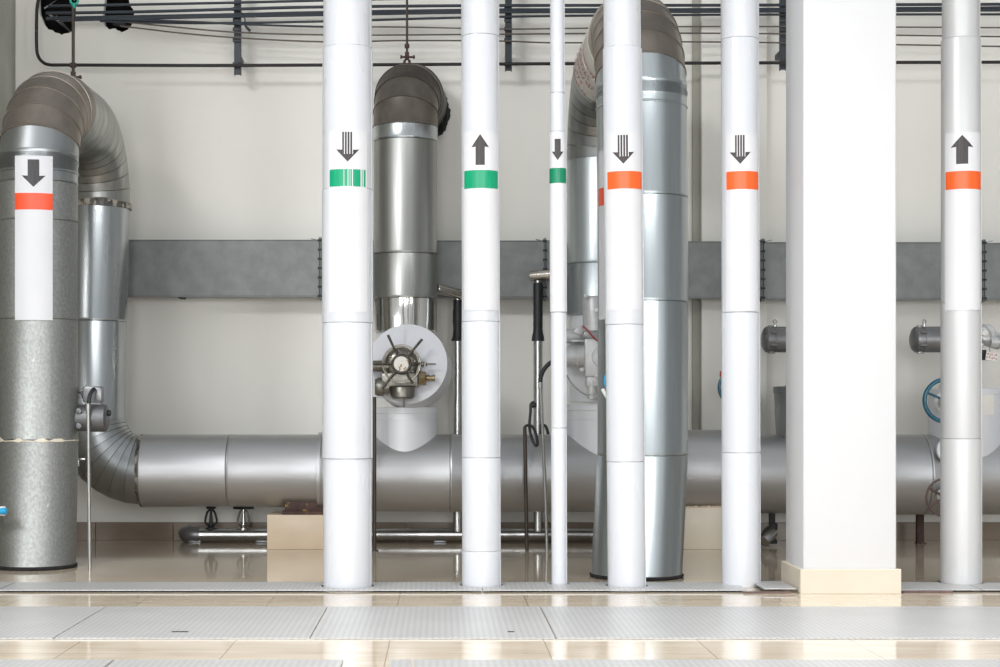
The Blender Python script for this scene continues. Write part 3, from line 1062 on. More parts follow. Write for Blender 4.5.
mb.build('motor', 'grey_cast', V2)
mb = MB()
p = at(584, 356, 11.28)
mb.lathe(p + Vector((0.02, 0, 0)), (-1, 0, 0), [(0, 0.082), (0.07, 0.082), (0.072, 0.074), (0.16, 0.072), (0.17, 0.06)], 40)
p = at(581, 336, 11.30)
mb.lathe(p + Vector((0.03, 0, 0)), (-1, 0, 0), [(0, 0.04), (0.03, 0.04), (0.032, 0.052), (0.14, 0.052), (0.15, 0.04)], 32)
mb.box(at(578, 341, 11.22), (0.09, 0.05, 0.012), bev=0.002)
mb.box(at(579, 331, 11.22), (0.06, 0.03, 0.05), Matrix.Rotation(0.6, 3, 'Y'), bev=0.004)
mb.build('side_cylinder', 'grey_cast', V2)
mb = MB()
p = at(591.5, 381, 11.22)
mb.lathe(p, (0, 0, -1), [(0, 0.04), (0.02, 0.04), (0.021, 0.034), (0.09, 0.034), (0.092, 0.02), (0.11, 0.02), (0.112, 0.03), (0.125, 0.03)], 28)
mb.build('bottom_cap', 'grey_cast', V2)
mb = MB()
mb.tube(spline([at(583, 326, 11.14), at(588, 331, 11.12), at(594, 338, 11.12), at(598, 341, 11.14)]), 0.006, 8)
mb.build('red_wire', 'red_ink', V2)['label'] = 'thin red wire'


# -- motor valves on the two right-hand branches
def motor_valve(cx, label, left, tagcard):
    c = at(cx, 339.5, 11.62)
    t = thing('motor_valve', c + Vector((0, 0, -0.36)), label, 'valve', 'gear and motor valves')
    mb = MB()
    zt_ = wz(388, YH - 0.26)
    mb.lathe((c.x, YH, zt_ - 0.005), (0, 0, 1), [(0, 0.15), (0.03, 0.15), (0.032, 0.06), (0.2, 0.06), (0.21, 0.09), (0.24, 0.09)], 36)
    mb.bolts((c.x, YH, zt_ + 0.025), (0, 0, 1), 0.12, 8, 0.012, 0.016)
    mb.build('yoke', 'grey_cast', t)
    mb = MB()
    mb.lathe((c.x, YH + 0.02, c.z), (0, -1, 0), [(0, 0.10), (0.02, 0.125), (0.2, 0.125), (0.22, 0.11), (0.222, 0.06), (0.26, 0.055)], 40)
    mb.bolts((c.x, YH - 0.2, c.z), (0, -1, 0), 0.10, 6, 0.01, 0.012)
    mb.build('gear_housing', 'grey_cast', t)
    mb = MB()
    xm = wx(left, 11.62)
    L = c.x - 0.1 - xm
    o = Vector((xm, 11.62, c.z))
    mb.lathe(o, (1, 0, 0), [(0, 0.05), (0.012, 0.078), (0.03, 0.094), (0.05, 0.095), (0.051, 0.089), (0.085, 0.089), (0.086, 0.094), (L, 0.094)], 44)
    for a in range(6):
        aa = a * PI / 3 + 0.5
        mb.box(o + Vector((0.068, 0.092 * math.cos(aa), 0.092 * math.sin(aa))), (0.05, 0.022, 0.022), Matrix.Rotation(-aa, 3, 'X'), bev=0.003)
    mt = mb.build('motor', 'motor', t)
    mb = MB()
    mb.lathe(o + Vector((0.095, 0, 0.09)), (0, 0, 1), [(0, 0.012), (0.018, 0.012), (0.019, 0.008), (0.03, 0.008)], 14)
    mb.torus(o + Vector((0.095, 0, 0.13)), (0, 1, 0), 0.013, 0.005, 20, 8)
    mb.build('eyebolt', 'steel', mt)
    if tagcard:
        g = at(988, 333, 11.50)
        mb = MB()
        mb.lathe(g + Vector((0, 0.12, 0)), (0, -1, 0), [(0, 0.065), (0.1, 0.065), (0.11, 0.055), (0.115, 0.03)], 32)
        mb.lathe(at(984.5, 333, 11.38), (0, -1, 0), [(0, 0.026), (0.012, 0.026), (0.016, 0.02)], 24)
        mb.rod(at(981, 336, 11.58), at(1000, 342, 11.58), 0.06, 24)
        mb.rod(at(990, 342, 11.52), at(999, 342, 11.52), 0.04, 24)
        mb.lathe(at(998, 342, 11.52), (1, 0, 0), [(0, 0.05), (0.14, 0.05), (0.15, 0.03)], 28)
        mb.tube(spline([at(984, 325, 11.45), at(987, 327, 11.42), at(990, 331, 11.42), at(991, 336, 11.45)]), 0.01, 8)
        mb.build('gear_box', 'grey_cast', t)
        mb = MB()
        mb.lathe(at(984.5, 333, 11.362), (0, -1, 0), [(0, 0.018), (0.004, 0.018)], 20)
        mb.build('dial', 'paper', t)['label'] = 'small round pale dial'
        mb = MB()
        mb.rod(at(982, 350, 11.52), at(982, 359, 11.52), 0.03, 16)
        mb.rod(at(987, 356, 11.52), at(981, 356, 11.52), 0.03, 16)
        mb.build('cable_gland', 'black', t)
        mb = MB()
        R_ = Matrix.Rotation(math.radians(8), 3, 'Y')
        cc = at(992, 356.5, 11.40)
        mb.box(cc, (0.088, 0.004, 0.058), R_, bev=0.001, seg=1)
        tg = mb.build('tag_card', 'paper', t)
        tg['label'] = 'hanging white card printed in red'
        mb = MB()
        mb.tube([at(990, 352.5, 11.40), at(989.5, 349, 11.42), at(991, 345, 11.45)], 0.003, 6)
        mb.build('string', 'conduit_metal', tg)
        mb = MB()
        rnd = random.Random(5)
        for rw in range(2):
            for q in range(5):
                for s_ in range(3):
                    off = R_ @ Vector((-0.032 + q * 0.016 + rnd.uniform(-0.004, 0.004), -0.0028, 0.013 - rw * 0.024 + rnd.uniform(-0.006, 0.006)))
                    hz = rnd.random() < 0.5
                    mb.box(cc + off, (0.010 if hz else 0.0025, 0.001, 0.0025 if hz else 0.012), R_)
        mb.build('red_print', 'red_ink', tg)
    return t


motor_valve(810, 'dark motor valve partly hidden between an orange-banded pipe and the square column', 762, False)
motor_valve(966, 'motor valve with hanging white tag, behind the greyish up-arrow pipe', 911, True)

# -- actuator on the side of the first arch pipe
va = at(90, 418, 10.36)
V3 = thing('actuator_valve', va, 'small grey actuator fixed to the large arch pipe beside the side wall', 'valve')
mb = MB()
mb.lathe(Vector((AX + AR - 0.05, 10.30, va.z)), (1, 0, 0), [(0, 0.085), (0.12, 0.085), (0.121, 0.090), (0.227, 0.088), (0.234, 0.08), (0.238, 0.06)], 36)
mb.bolts(Vector((AX + AR + 0.02, 10.225, va.z + 0.045)), (0, -1, 0), 0.0, 1, 0.02, 0.014)
mb.bolts(Vector((AX + AR + 0.02, 10.225, va.z - 0.05)), (0, -1, 0), 0.0, 1, 0.02, 0.014)
mb.build('actuator_body', 'dark_motor', V3)
mb = MB()
mb.box(at(93.5, 394.5, 10.34), (0.115, 0.12, 0.105), bev=0.008)
mb.box(at(98, 394.5, 10.275), (0.05, 0.02, 0.085), bev=0.006)
mb.build('switch_box', 'motor', V3)
mb = MB()
mb.box(at(79, 397, 10.36), (0.07, 0.06, 0.012), bev=0.003)
mb.box(at(79, 391, 10.36), (0.07, 0.05, 0.03), bev=0.005)
mb.tube(spline([at(77, 392, 10.33), at(81, 392, 10.33), at(84, 398, 10.33), at(88, 402, 10.33)]), 0.010, 8)
mb.box(at(90, 404.2, 10.34), (0.16, 0.10, 0.012), bev=0.003)
mb.build('mounting_arm', 'motor', V3)
mb = MB()
mb.lathe(at(104.5, 413, 10.30), (1, 0, 0), [(0, 0.028), (0.02, 0.028), (0.021, 0.018), (0.035, 0.018)], 18)
mb.lathe(at(106, 413, 10.30), (1, 0, 0), [(0, 0.02), (0.028, 0.02), (0.032, 0.014)], 14)
mb.build('cable_gland', 'black', V3)
mb = MB()
mb.tube(spline([at(94, 389, 10.25), at(92, 391, 10.22), at(89.5, 397, 10.20), at(88.3, 407, 10.195)]), 0.013, 10)
mb.build('cable_hose', 'black', V3)['label'] = 'black flexible hose'
mb = MB()
mb.box(at(80, 459, 10.36), (0.07, 0.03, 0.012), bev=0.002)
mb.box(at(78, 463, 10.36), (0.012, 0.03, 0.05), bev=0.002)
mb.build('clip', 'steel', V3)
mb = MB()
mb.tube([at(88.2, 406, 10.195), at(88.6, 450, 10.195), Vector((wx(89.8, 10.195), 10.195, 0.0))], 0.0115, 14)
mb.lathe(at(88.2, 410, 10.195), (0, 0, 1), [(0, 0.011), (0.002, 0.015), (0.04, 0.015), (0.042, 0.011)], 14)
tag(mb.build('conduit', 'conduit_metal', base=(wx(89.8, 10.195), 10.195, 0)), 'thin grey conduit dropping to the floor from the small actuator', 'conduit', 'thin conduits to the floor')

# -- handwheel valves
def wheel_valve(name, c, R, r, spokes, m, target, label, bonnet='grey_cast', a0=0.3):
    t = thing(name, c, label, 'valve', 'small handwheel valves')
    n_ = (Vector(c) - Vector(target)).normalized()
    L = (Vector(c) - Vector(target)).length
    mb = MB()
    mb.lathe(target, n_, [(0, 0.05), (L * 0.25, 0.05), (L * 0.26, 0.075), (L * 0.4, 0.075), (L * 0.41, 0.05), (L * 0.7, 0.035), (L * 0.72, 0.014), (L + 0.02, 0.012)], 28)
    mb.build('valve_body', bonnet, t)
    mb = MB()
    wheel(mb, Vector(c), (0, -1, 0), R, r, spokes, 0.03, rs=0.009, a0=a0)
    mb.build('handwheel', m, t)
    return t


wheel_valve('handwheel_valve', at(945.5, 400.5, 11.15), 0.146, 0.0155, 3, 'blue', at(945, 403, 11.60), 'valve with blue handwheel peeking out beside the greyish up-arrow pipe', a0=PI / 2 + 0.12)
wheel_valve('handwheel_valve', at(945, 497.5, 11.15), 0.130, 0.0075, 6, 'rustwheel', at(950, 495, 11.55), 'valve with thin brown-red handwheel low on the thick horizontal pipe', a0=0.5)
vb = wheel_valve('handwheel_valve', at(736.5, 387.5, 11.75), 0.128, 0.012, 3, 'blue', at(736, 388, 12.17), 'valve with blue handwheel showing at the edge of the pipe before the column', a0=0.2)
mb = MB()
mb.rod(at(720.6, 377, 11.75), at(720.6, 371, 11.75), 0.006, 8)
mb.lathe(at(720.6, 377, 11.75), (0, 0, 1), [(0, 0.008), (0.02, 0.008), (0.022, 0.005)], 8)
mb.build('vent_tip', 'red_ink', vb)['label'] = 'thin red tip'
v5 = wheel_valve('handwheel_valve', at(616, 381, 9.28), 0.066, 0.008, 3, 'bright_blue', at(620, 381, 9.44), 'tiny valve with bright blue wheel and white tag behind an orange-banded pipe', a0=0.9)
mb = MB()
mb.box(at(605.5, 394.5, 9.27), (0.020, 0.003, 0.075), Matrix.Rotation(-0.52, 3, 'Y'), bev=0.0008, seg=1)
mb.build('tag_card', 'paper', v5)
# -- lever valve with blue handle at the frame edge
lv = at(-14, 512, 9.9)
t = thing('lever_valve', lv, 'small valve with blue handle at the front of the large arch pipe', 'valve')
mb = MB()
mb.lathe(Vector((lv.x, AY - AR + 0.10, lv.z)), (0, -1, 0), [(0, 0.02), (0.14, 0.02), (0.142, 0.03), (0.2, 0.03), (0.21, 0.02)], 20)
mb.build('valve_body', 'brass', t)
mb = MB()
mb.rod(Vector((lv.x, 9.88, lv.z)), at(7, 511, 9.86), 0.018, 18, 0.021, bev=0.006)
mb.build('handle', 'bright_blue', t)
mb = MB()
mb.rod(Vector((lv.x, 9.88, lv.z + 0.004)), at(6, 511, 9.885), 0.027, 18, 0.031, bev=0.008)
mb.build('handle_sleeve', 'vinyl', t)

# ------------------------------------------------------------------ drip tubes with black wrapping
def drip_tube(xp, ytop, stub_from, stub_to, label, wrap0, wrap1):
    Y = 12.078
    X = wx(xp, Y)
    t = thing('drain_tube', (X, Y, 0.115), label, 'pipe', 'wrapped drain tubes')
    mb = MB()
    mb.lathe((X, Y, 0.09), (0, 0, 1), [(0, 0.034), (wz(wrap1, Y) - 0.09, 0.034)], 24)
    mb.build('tube', 'steel', t)
    mb = MB()
    a, b = wz(wrap1, Y), wz(wrap0, Y)
    prof = []
    for i in range(15):
        f = i / 14
        rr_ = 0.036 + 0.006 * noise.noise((f * 6, xp, 0)) + 0.012 * max(0, 1 - f * 6)
        prof.append(((b - a) * f, rr_))
    mb.lathe((X, Y, a), (0, 0, 1), prof, 20)
    mb.build('wrapping', 'black', t)['label'] = 'black tape wrapping'
    mb = MB()
    mb.rod(stub_from, stub_to, 0.036, 24, bev=0.003)
    mb.rod(Vector((X, Y, b - 0.01)), (X, Y, stub_from.z - 0.01 if abs(stub_from.x - X) < 0.1 else stub_to.z), 0.03, 20)
    mb.build('side_stub', 'warm_steel', t)
    return t


drip_tube(538, 275, at(531, 276, 12.06), Vector((wx(572, 11.95), 11.93, wz(273, 11.95))), 'silver drain tube, black wrapped on top, just before the thinnest pipe', 283, 341)
drip_tube(457.5, 292, at(436, 288, 11.84), at(466, 295.5, 12.06), 'silver drain tube, black wrapped on top, half hidden by the green-banded up-arrow pipe', 300, 341)

# slim probes and conduits in front of the header
Yp = F * H / (551 - VY)
mb = MB()
mb.tube([at(374.5, 397, Yp), at(374.6, 450, Yp), Vector((wx(374.5, Yp), Yp, 0))], 0.013, 12)
mb.lathe(Vector((wx(374.5, Yp), Yp, 0)), (0, 0, 1), [(0, 0.03), (0.006, 0.03), (0.008, 0.013)], 16)
tag(mb.build('drain_rod', 'brown_rod', base=(wx(374.5, Yp), Yp, 0)), 'brown rod standing on the floor beside the thickest white pipe', 'rod', 'thin conduits to the floor')
t = thing('cable_rod', (wx(526.5, Yp), Yp, 0), 'brown rod with looping black cable in front of the horizontal pipe', 'rod', 'thin conduits to the floor')
mb = MB()
mb.tube([at(524.8, 428, Yp), at(525.6, 480, Yp), Vector((wx(527, Yp), Yp, 0))], 0.0135, 12)
mb.build('rod', 'brown_rod', t)
mb = MB()
mb.tube(spline([at(525, 432, Yp), at(524.5, 428, Yp), at(527, 425.5, Yp), at(532, 426.5, Yp - 0.02), at(536, 434, Yp - 0.02), at(537.5, 444, Yp - 0.01), at(535, 445, Yp), at(531, 436, Yp + 0.02),
                at(529.5, 425, Yp + 0.03), at(530.5, 412, Yp + 0.04), at(531, 404, Yp + 0.05), at(534.5, 402, Yp + 0.05)]), 0.0105, 10)
mb.lathe(at(531, 405.5, Yp + 0.05), (1, 0, 0.1), [(0, 0.018), (0.03, 0.02), (0.04, 0.012)], 14)
mb.build('cable', 'black', t)
mb = MB()
mb.tube(spline([at(543, 425, 12.02), at(546, 427, 12.02), at(548, 434, 12.0), at(548, 440, 11.97)]), 0.012, 10)
tag(mb.build('cable_stub', 'black', base=at(546, 430, 12.0)), 'short black cable end rising behind the horizontal pipe', 'cable')
t = thing('conduit', (wx(547, Yp), Yp, 0), 'slightly slanted grey conduit with black hose, beside the thinnest pipe', 'conduit', 'thin conduits to the floor')
mb = MB()
mb.tube([at(540.3, 384, Yp - 0.1), at(542.5, 430, Yp - 0.06), at(545.5, 500, Yp), Vector((wx(547, Yp), Yp, 0))], 0.0115, 12)
mb.lathe(at(540.3, 388, Yp - 0.1), (0, 0, 1), [(0, 0.012), (0.002, 0.017), (0.04, 0.017), (0.042, 0.012)], 14)
mb.build('tube', 'conduit_metal', t)
mb = MB()
mb.tube(spline([at(540.3, 384, Yp - 0.1), at(541, 376, Yp - 0.1), at(545, 368, Yp - 0.1), at(551, 362.5, Yp - 0.1), at(560, 359, Yp - 0.08), at(573, 357, Yp - 0.04)]), 0.0155, 12)
mb.build('hose', 'black', t)['label'] = 'black flexible hose'

# ------------------------------------------------------------------ low things on the floor
fpY = 12.15
fr = 0.048
t = thing('floor_pipe', (wx(300, fpY), fpY, 0), 'small silver pipe lying along the foot of the back wall', 'pipe')
fz = fr + 0.012
mb = MB()
xe = wx(186, fpY)
mb.rod((xe + 0.02, fpY, fz), (wx(752, fpY), fpY, fz), fr, 32)
mb.build('tube', 'steel', t)
mb = MB()
mb.rod((xe + 0.10, fpY, fz), (wx(228, fpY), fpY, fz), fr + 0.004, 32, bev=0.002)
mb.build('sleeve', 'steel', t)
mb = MB()
q = arc(Vector((xe + 0.06, fpY + 0.07, fz)), None, (-1, 0, 0), (0, -1, 0), 0.07, 0, PI / 2, 5)
mb.tube([Vector((xe - 0.01, YW - 0.02, fz))] + q + [Vector((xe + 0.09, fpY, fz))], fr + 0.008, 24)
mb.lathe((xe + 0.07, fpY, fz), (1, 0, 0), [(0, 0.06), (0.03, 0.06)], 28)
mb.build('end_elbow', 'motor', t)
for xx in (195, 262, 440, 640):
    mb = MB()
    mb.box((wx(xx, fpY), fpY, 0.008), (0.09, 0.06, 0.016), bev=0.003)
    mb.build('foot', 'motor', t)


def gate_valve(xp, m, label, ws, wm):
    X = wx(xp, fpY)
    t = thing('gate_valve', (X, fpY, fz + fr), label, 'valve', 'small gate valves on the floor pipe')
    mb = MB()
    z0 = fz + fr - 0.01
    mb.lathe((X, fpY, z0), (0, 0, 1), [(0, 0.045), (0.012, 0.045), (0.014, 0.024), (0.03, 0.028), (0.034, 0.018), (0.06, 0.015), (0.155, 0.008)], 20)
    for s in (-1, 1):
        mb.tube(spline([(X + s * 0.014, fpY, z0 + 0.03), (X + s * 0.04, fpY, z0 + 0.05), (X + s * 0.043, fpY, z0 + 0.075), (X + s * 0.028, fpY, z0 + 0.13), (X + s * 0.008, fpY, z0 + 0.15)], 4), 0.0085, 8)
    mb.lathe((X, fpY, z0 + 0.14), (0, 0, 1), [(0, 0.018), (0.02, 0.018)], 16)
    mb.build('yoke', m, t)
    mb = MB()
    c = Vector((X, fpY, z0 + 0.165))
    mb.torus(c, (0, 0, 1), ws, 0.009, 28, 10)
    for i in range(4):
        a = i * PI / 2 + 0.4
        mb.rod(c, c + Vector((math.cos(a), math.sin(a), 0)) * ws, 0.006, 8)
    mb.lathe(c - Vector((0, 0, 0.012)), (0, 0, 1), [(0, 0.016), (0.024, 0.016)], 12)
    mb.build('handwheel', wm, t)
    return t


gate_valve(211, 'black', 'black gate valve standing near the elbow end of the floor pipe', 0.03, 'black')
gate_valve(243.5, 'steel', 'shiny steel gate valve with black flat wheel on the floor pipe', 0.072, 'black')

# tiled support blocks
by = F * H / (549.5 - VY)
bx0, bx1 = wx(267, by), wx(331, by)
zt_ = wz(515, by)
mb = MB()
mb.box(((bx0 + bx1) / 2, by + 0.23, zt_ / 2), (bx1 - bx0, 0.46, zt_), bev=0.004)
tag(mb.build('support_block', 'block', base=((bx0 + bx1) / 2, by + 0.23, 0)), 'beige tiled block carrying a rusty pad, beside the thickest white pipe', 'block', 'tiled pipe supports')
bx0, bx1 = wx(676, by), wx(726, by)
zt2 = wz(507.5, by)
mb = MB()
mb.box(((bx0 + bx1) / 2, by + 0.23, zt2 / 2), (bx1 - bx0, 0.46, zt2), bev=0.004)
tag(mb.build('support_block', 'pale_block', base=((bx0 + bx1) / 2, by + 0.23, 0)), 'beige tiled block with crumbly top edge, beside the foot of the tall arch pipe', 'block', 'tiled pipe supports')
mb = MB()
rnd = random.Random(9)
for i in range(26):
    q = Vector((bx0 + (bx1 - bx0) * (i + 0.5) / 26, by + 0.02 + rnd.uniform(0, 0.02), zt2 + 0.004))
    mb.box(q, (rnd.uniform(0.012, 0.02), 0.02, rnd.uniform(0.008, 0.02)), Matrix.Rotation(rnd.uniform(-0.4, 0.4), 3, 'Y'), bev=0.003, seg=1)
tag(mb.build('mortar_crumbs', 'block', base=((bx0 + bx1) / 2, by + 0.02, zt2)), 'broken beige mortar crumbs on top of the block by the tall arch pipe', 'mortar', kind='stuff')
mb = MB()
ya_, zb_ = by + 0.05, zt_
x0, x1 = wx(281, by), wx(326, by)
zp = wz(502.5, by)
mb.box(((x0 + x1) / 2, by + 0.22, zb_ + 0.012), (x1 - x0, 0.36, 0.022), bev=0.003)
mb.box(((x0 + x1) / 2 + 0.01, by + 0.22, (zb_ + zp) / 2 + 0.01), (x1 - x0 - 0.02, 0.30, zp - zb_ - 0.02), bev=0.006)
tag(mb.build('steel_pad', 'rust', base=((x0 + x1) / 2, by + 0.22, zt_)), 'rusty steel saddle pad between the beige block and the horizontal pipe', 'pad')
# rusty leg under the header right of the column
ly = F * H / (543.5 - VY)
t = thing('pipe_prop', (wx(921, ly), ly, 0), 'rusty steel leg propping the horizontal pipe near the square column', 'leg support')
mb = MB()
mb.box((wx(921, ly), ly, 0.15), (0.045, 0.008, 0.30), bev=0.001, seg=1)
mb.box((wx(917.8, ly), ly + 0.022, 0.15), (0.008, 0.045, 0.30), bev=0.001, seg=1)
mb.build('angle_post', 'rust', t)
mb = MB()
mb.box((wx(921, ly), ly + 0.01, 0.005), (0.07, 0.07, 0.008), bev=0.001, seg=1)
mb.build('foot_plate', 'rust', t)
# drain valve beneath the header between pipe and column
Yd = 11.8
t = thing('drain_valve', (wx(771, Yd), Yd, 0), 'black drain valve with silver cup under the pipe beside the column', 'valve')
mb = MB()
Xd = wx(773, Yd)
mb.lathe((Xd, Yd, 0.02), (0, 0, 1), [(0, 0.03), (0.03, 0.03), (0.032, 0.02), (0.10, 0.022), (0.102, 0.032), (0.15, 0.032), (0.152, 0.016), (0.27, 0.016)], 20)
mb.rod((Xd - 0.02, Yd - 0.01, 0.14), (Xd - 0.02, Yd - 0.01, 0.25), 0.014, 12)
mb.build('valve_body', 'black', t)
mb = MB()
a = at(771.5, 531, Yd - 0.03)
b = at(763, 541, Yd - 0.09)
mb.lathe(a, b - a, [(0, 0.05), (0.012, 0.055), ((b - a).length, 0.05), ((b - a).length + 0.004, 0.042)], 28)
mb.build('strainer_cup', 'steel', t)['label'] = 'angled silver cup'

# ------------------------------------------------------------------ duct on the wall
YD0, YD1 = 12.12, 12.275
dt, db = wz(240.5, YD0), wz(296, YD0)
D = thing('duct', (0.5, 12.1, db), 'long grey rectangular metal duct across the back wall', 'duct')
edges = [(60, 0), (320, 0), (545, 0.0), (763, 0.0), (984, 0), (1080, 0)]
for i, ((xa, _), (xb, _)) in enumerate(zip(edges, edges[1:])):
    x0, x1 = wx(xa, YD0) + 0.004, wx(xb, YD0) - 0.004
    dz = -0.006 * i
    mb = MB()
    mb.box(((x0 + x1) / 2, (YD0 + YD1) / 2, (dt + db) / 2 + dz), (x1 - x0, YD1 - YD0, dt - db), bev=0.003, seg=1)
    # folded lips on the upper and lower edges
    mb.box(((x0 + x1) / 2, YD0 + 0.008, dt + dz + 0.003), (x1 - x0 - 0.03, 0.022, 0.006))
    mb.box(((x0 + x1) / 2, YD0 + 0.008, db + dz - 0.004), (x1 - x0 - 0.03, 0.022, 0.008))
    mb.build('duct_section', 'duct', D)
for i, (xa, _) in enumerate(edges[1:5]):
    X = wx(xa, YD0)
    dz = -0.006 * i
    mb = MB()
    for s in (-1, 1):
        mb.box((X + s * 0.006, 12.19, (dt + db) / 2 + dz), (0.006, 0.17, dt - db + 0.05), bev=0.001, seg=1)
        # sheet turned up towards the flange
        mb.box((X + s * 0.035, YD0 + 0.02, dt + dz + 0.009), (0.07, 0.03, 0.004), Matrix.Rotation(s * 0.22 * -1, 3, 'Y'))
    mb.build('flange', 'duct', D)
    mb = MB()
    for k in range(7):
        z = db + dz + 0.0 + (dt - db) * k / 6
        mb.lathe((X - 0.016, YD0 - 0.012, z), (1, 0, 0), [(0, 0.010), (0.007, 0.010), (0.0072, 0.006), (0.022, 0.006), (0.0222, 0.010), (0.030, 0.010)], 6)
    mb.build('bolts', 'bracket', D)
for xa in (180, 400, 655, 700, 870):
    mb = MB()
    mb.box((wx(xa, 12.2), (YD1 + YW) / 2, db - 0.004), (0.04, YW - YD1 + 0.12, 0.008))
    mb.box((wx(xa, 12.2), YW - 0.005, db + 0.04), (0.04, 0.008, 0.10))
    mb.build('wall_arm', 'bracket', D)

# ------------------------------------------------------------------ cables and conduits along the top of the wall
YC = 12.10


def run(name, pts, r, m, label, cat, group=None, Y=YC, n=8):
    mb = MB()
    p3 = [at(x, y, Y) for x, y in pts]
    mb.tube(spline(p3, n), r, 10)
    return tag(mb.build(name, m, base=p3[0]), label, cat, group)


g1 = 'dark conduits along the top of the wall'
run('wall_conduit', [(48, 6.0), (140, 4.5), (240, 2.5), (340, 0.0), (470, -3), (600, -8)], 0.010, 'navy', 'uppermost dark conduit, leaving the picture top before the second white pipe', 'conduit', g1)
run('wall_conduit', [(46, 13.2), (140, 11.8), (240, 9), (320, 7), (500, 5.5), (720, 5.2), (1060, 4)], 0.0115, 'navy', 'dark conduit running just above the doubled pair, second from the ceiling', 'conduit', g1, Y=12.085)
run('wall_conduit', [(46, 18.5), (140, 16.6), (240, 14.6), (320, 12.6), (500, 10), (720, 9.6), (1060, 7.5)], 0.0125, 'navy', 'thick dark conduit forming the upper half of the doubled pair', 'conduit', g1)
run('wall_conduit', [(60, 20.4), (200, 17.2), (320, 15), (500, 12.2), (720, 11.6), (1060, 10)], 0.010, 'navy', 'dark conduit forming the lower half of the doubled pair', 'conduit', g1, Y=12.085)
run('wall_conduit', [(100, 21), (200, 23.2), (320, 21.5), (500, 16.8), (720, 14.8), (1060, 14.3)], 0.009, 'navy', 'thinner dark conduit directly below the doubled pair', 'conduit', g1)
run('wall_conduit', [(106, 19), (160, 20.6), (200, 22.2), (240, 24.2), (300, 26.2), (345, 27.2)], 0.008, 'navy', 'short dark conduit ending behind the thickest white pipe', 'conduit', g1, Y=12.08)
g2 = 'thin brown wires along the wall'
run('wire', [(345, 27.2), (400, 27), (500, 29), (560, 28.6), (720, 26.5), (1060, 28)], 0.0055, 'wire', 'upper thin brown wire of the three below the conduits', 'wire', g2)
run('wire', [(116, 21), (150, 24.5), (180, 27.5), (240, 32.5), (330, 35), (400, 35), (500, 34.2), (720, 33.3), (1060, 37.5)], 0.006, 'wire', 'middle thin brown wire, sagging out of the smaller wall hole', 'wire', g2)
run('wire', [(120, 26), (150, 29.5), (180, 33), (240, 38), (330, 42), (400, 40.6), (500, 41), (560, 42.8), (720, 42), (1060, 47.5)], 0.006, 'wire', 'lowest thin brown wire, sagging out of the smaller wall hole', 'wire', g2)
run('wall_conduit', [(40, -6), (37.4, 6), (36.6, 20), (36.6, 45), (37.8, 55), (42, 61.5), (50, 64.8), (70, 65.0), (200, 65.5), (330, 65), (500, 64), (720, 63), (1060, 62)], 0.0125, 'rust_conduit',
    'single scuffed dark conduit bending down by the side wall then running low across the wall', 'conduit', g1)
# things inside the wall openings
for (a, b, r, m, lb) in (((44, 9), (60, -2), 0.012, 'steel', 'thin bright tube in the first wall opening, upper one'), ((49, 14), (70, 31), 0.010, 'conduit_metal', 'thin grey tube slanting down in the first wall opening'),
                         ((56, 16), (71, 33), 0.008, 'conduit_metal', 'thin second tube slanting down in the first wall opening')):
    mb = MB()
    mb.rod(at(a[0], a[1], YW + 0.06), at(b[0], b[1], YW + 0.16), r, 10)
    tag(mb.build('cavity_tube', m, base=at(a[0], a[1], YW + 0.06)), lb, 'tube', 'tubes in the wall openings')
mb = MB()
mb.box(at(121, 26, YW + 0.08), (0.09, 0.16, 0.03), bev=0.006)
mb.rod(at(113, 24, YW + 0.05), at(130, 26, YW + 0.05), 0.008, 8)
tag(mb.build('cable_clamp', 'bracket', base=at(121, 26, YW + 0.08)), 'dark cable clamp inside the smaller wall opening', 'clamp')
# slate brackets
for (xp, y1, lb) in ((237.5, 75, 'dark slate bracket left of the thickest white pipe'), (508.5, 71, 'dark slate bracket just past the green-banded up-arrow pipe'), (783.5, 70, 'dark slate bracket at the edge of the square column')):
    X = wx(xp, 12.14)
    zb = wz(y1, 12.14)
    t = thing('wall_bracket', (X, 12.14, zb), lb, 'bracket', 'slate wall brackets')
    mb = MB()
    zt_ = 4.5
    mb.box((X, 12.135, (zt_ + zb) / 2), (0.05, 0.006, zt_ - zb), bev=0.001, seg=1)
    for s in (-1, 1):
        mb.box((X + s * 0.023, 12.155, (zt_ + zb) / 2), (0.005, 0.045, zt_ - zb))
    mb.box((X, 12.26, zb + 0.14), (0.04, 0.2, 0.04), bev=0.003)
    mb.box((X, 12.26, zt_ - 0.2), (0.04, 0.2, 0.04), bev=0.003)
    mb.build('channel', 'bracket', t)
    if xp < 240:
        mb = MB()
        mb.tube(spline([at(240, 13, 12.12), at(243, 14, 12.08), at(245, 20, 12.07), at(244, 24, 12.07), at(247, 27, 12.07), at(250, 30, 12.07), at(249, 30.8, 12.07), at(245, 26, 12.07)], 6), 0.006, 8)
        mb.build('tie_wire', 'navy', t)['label'] = 'dangling loop of dark tie wire'
    for yy in (9, 20, 29, 40, 64):
        mb = MB()
        mb.box((X - 0.005, 12.122, wz(yy, 12.12)), (0.058, 0.012, 0.030), bev=0.004)
        mb.build('clip', 'bracket', t)

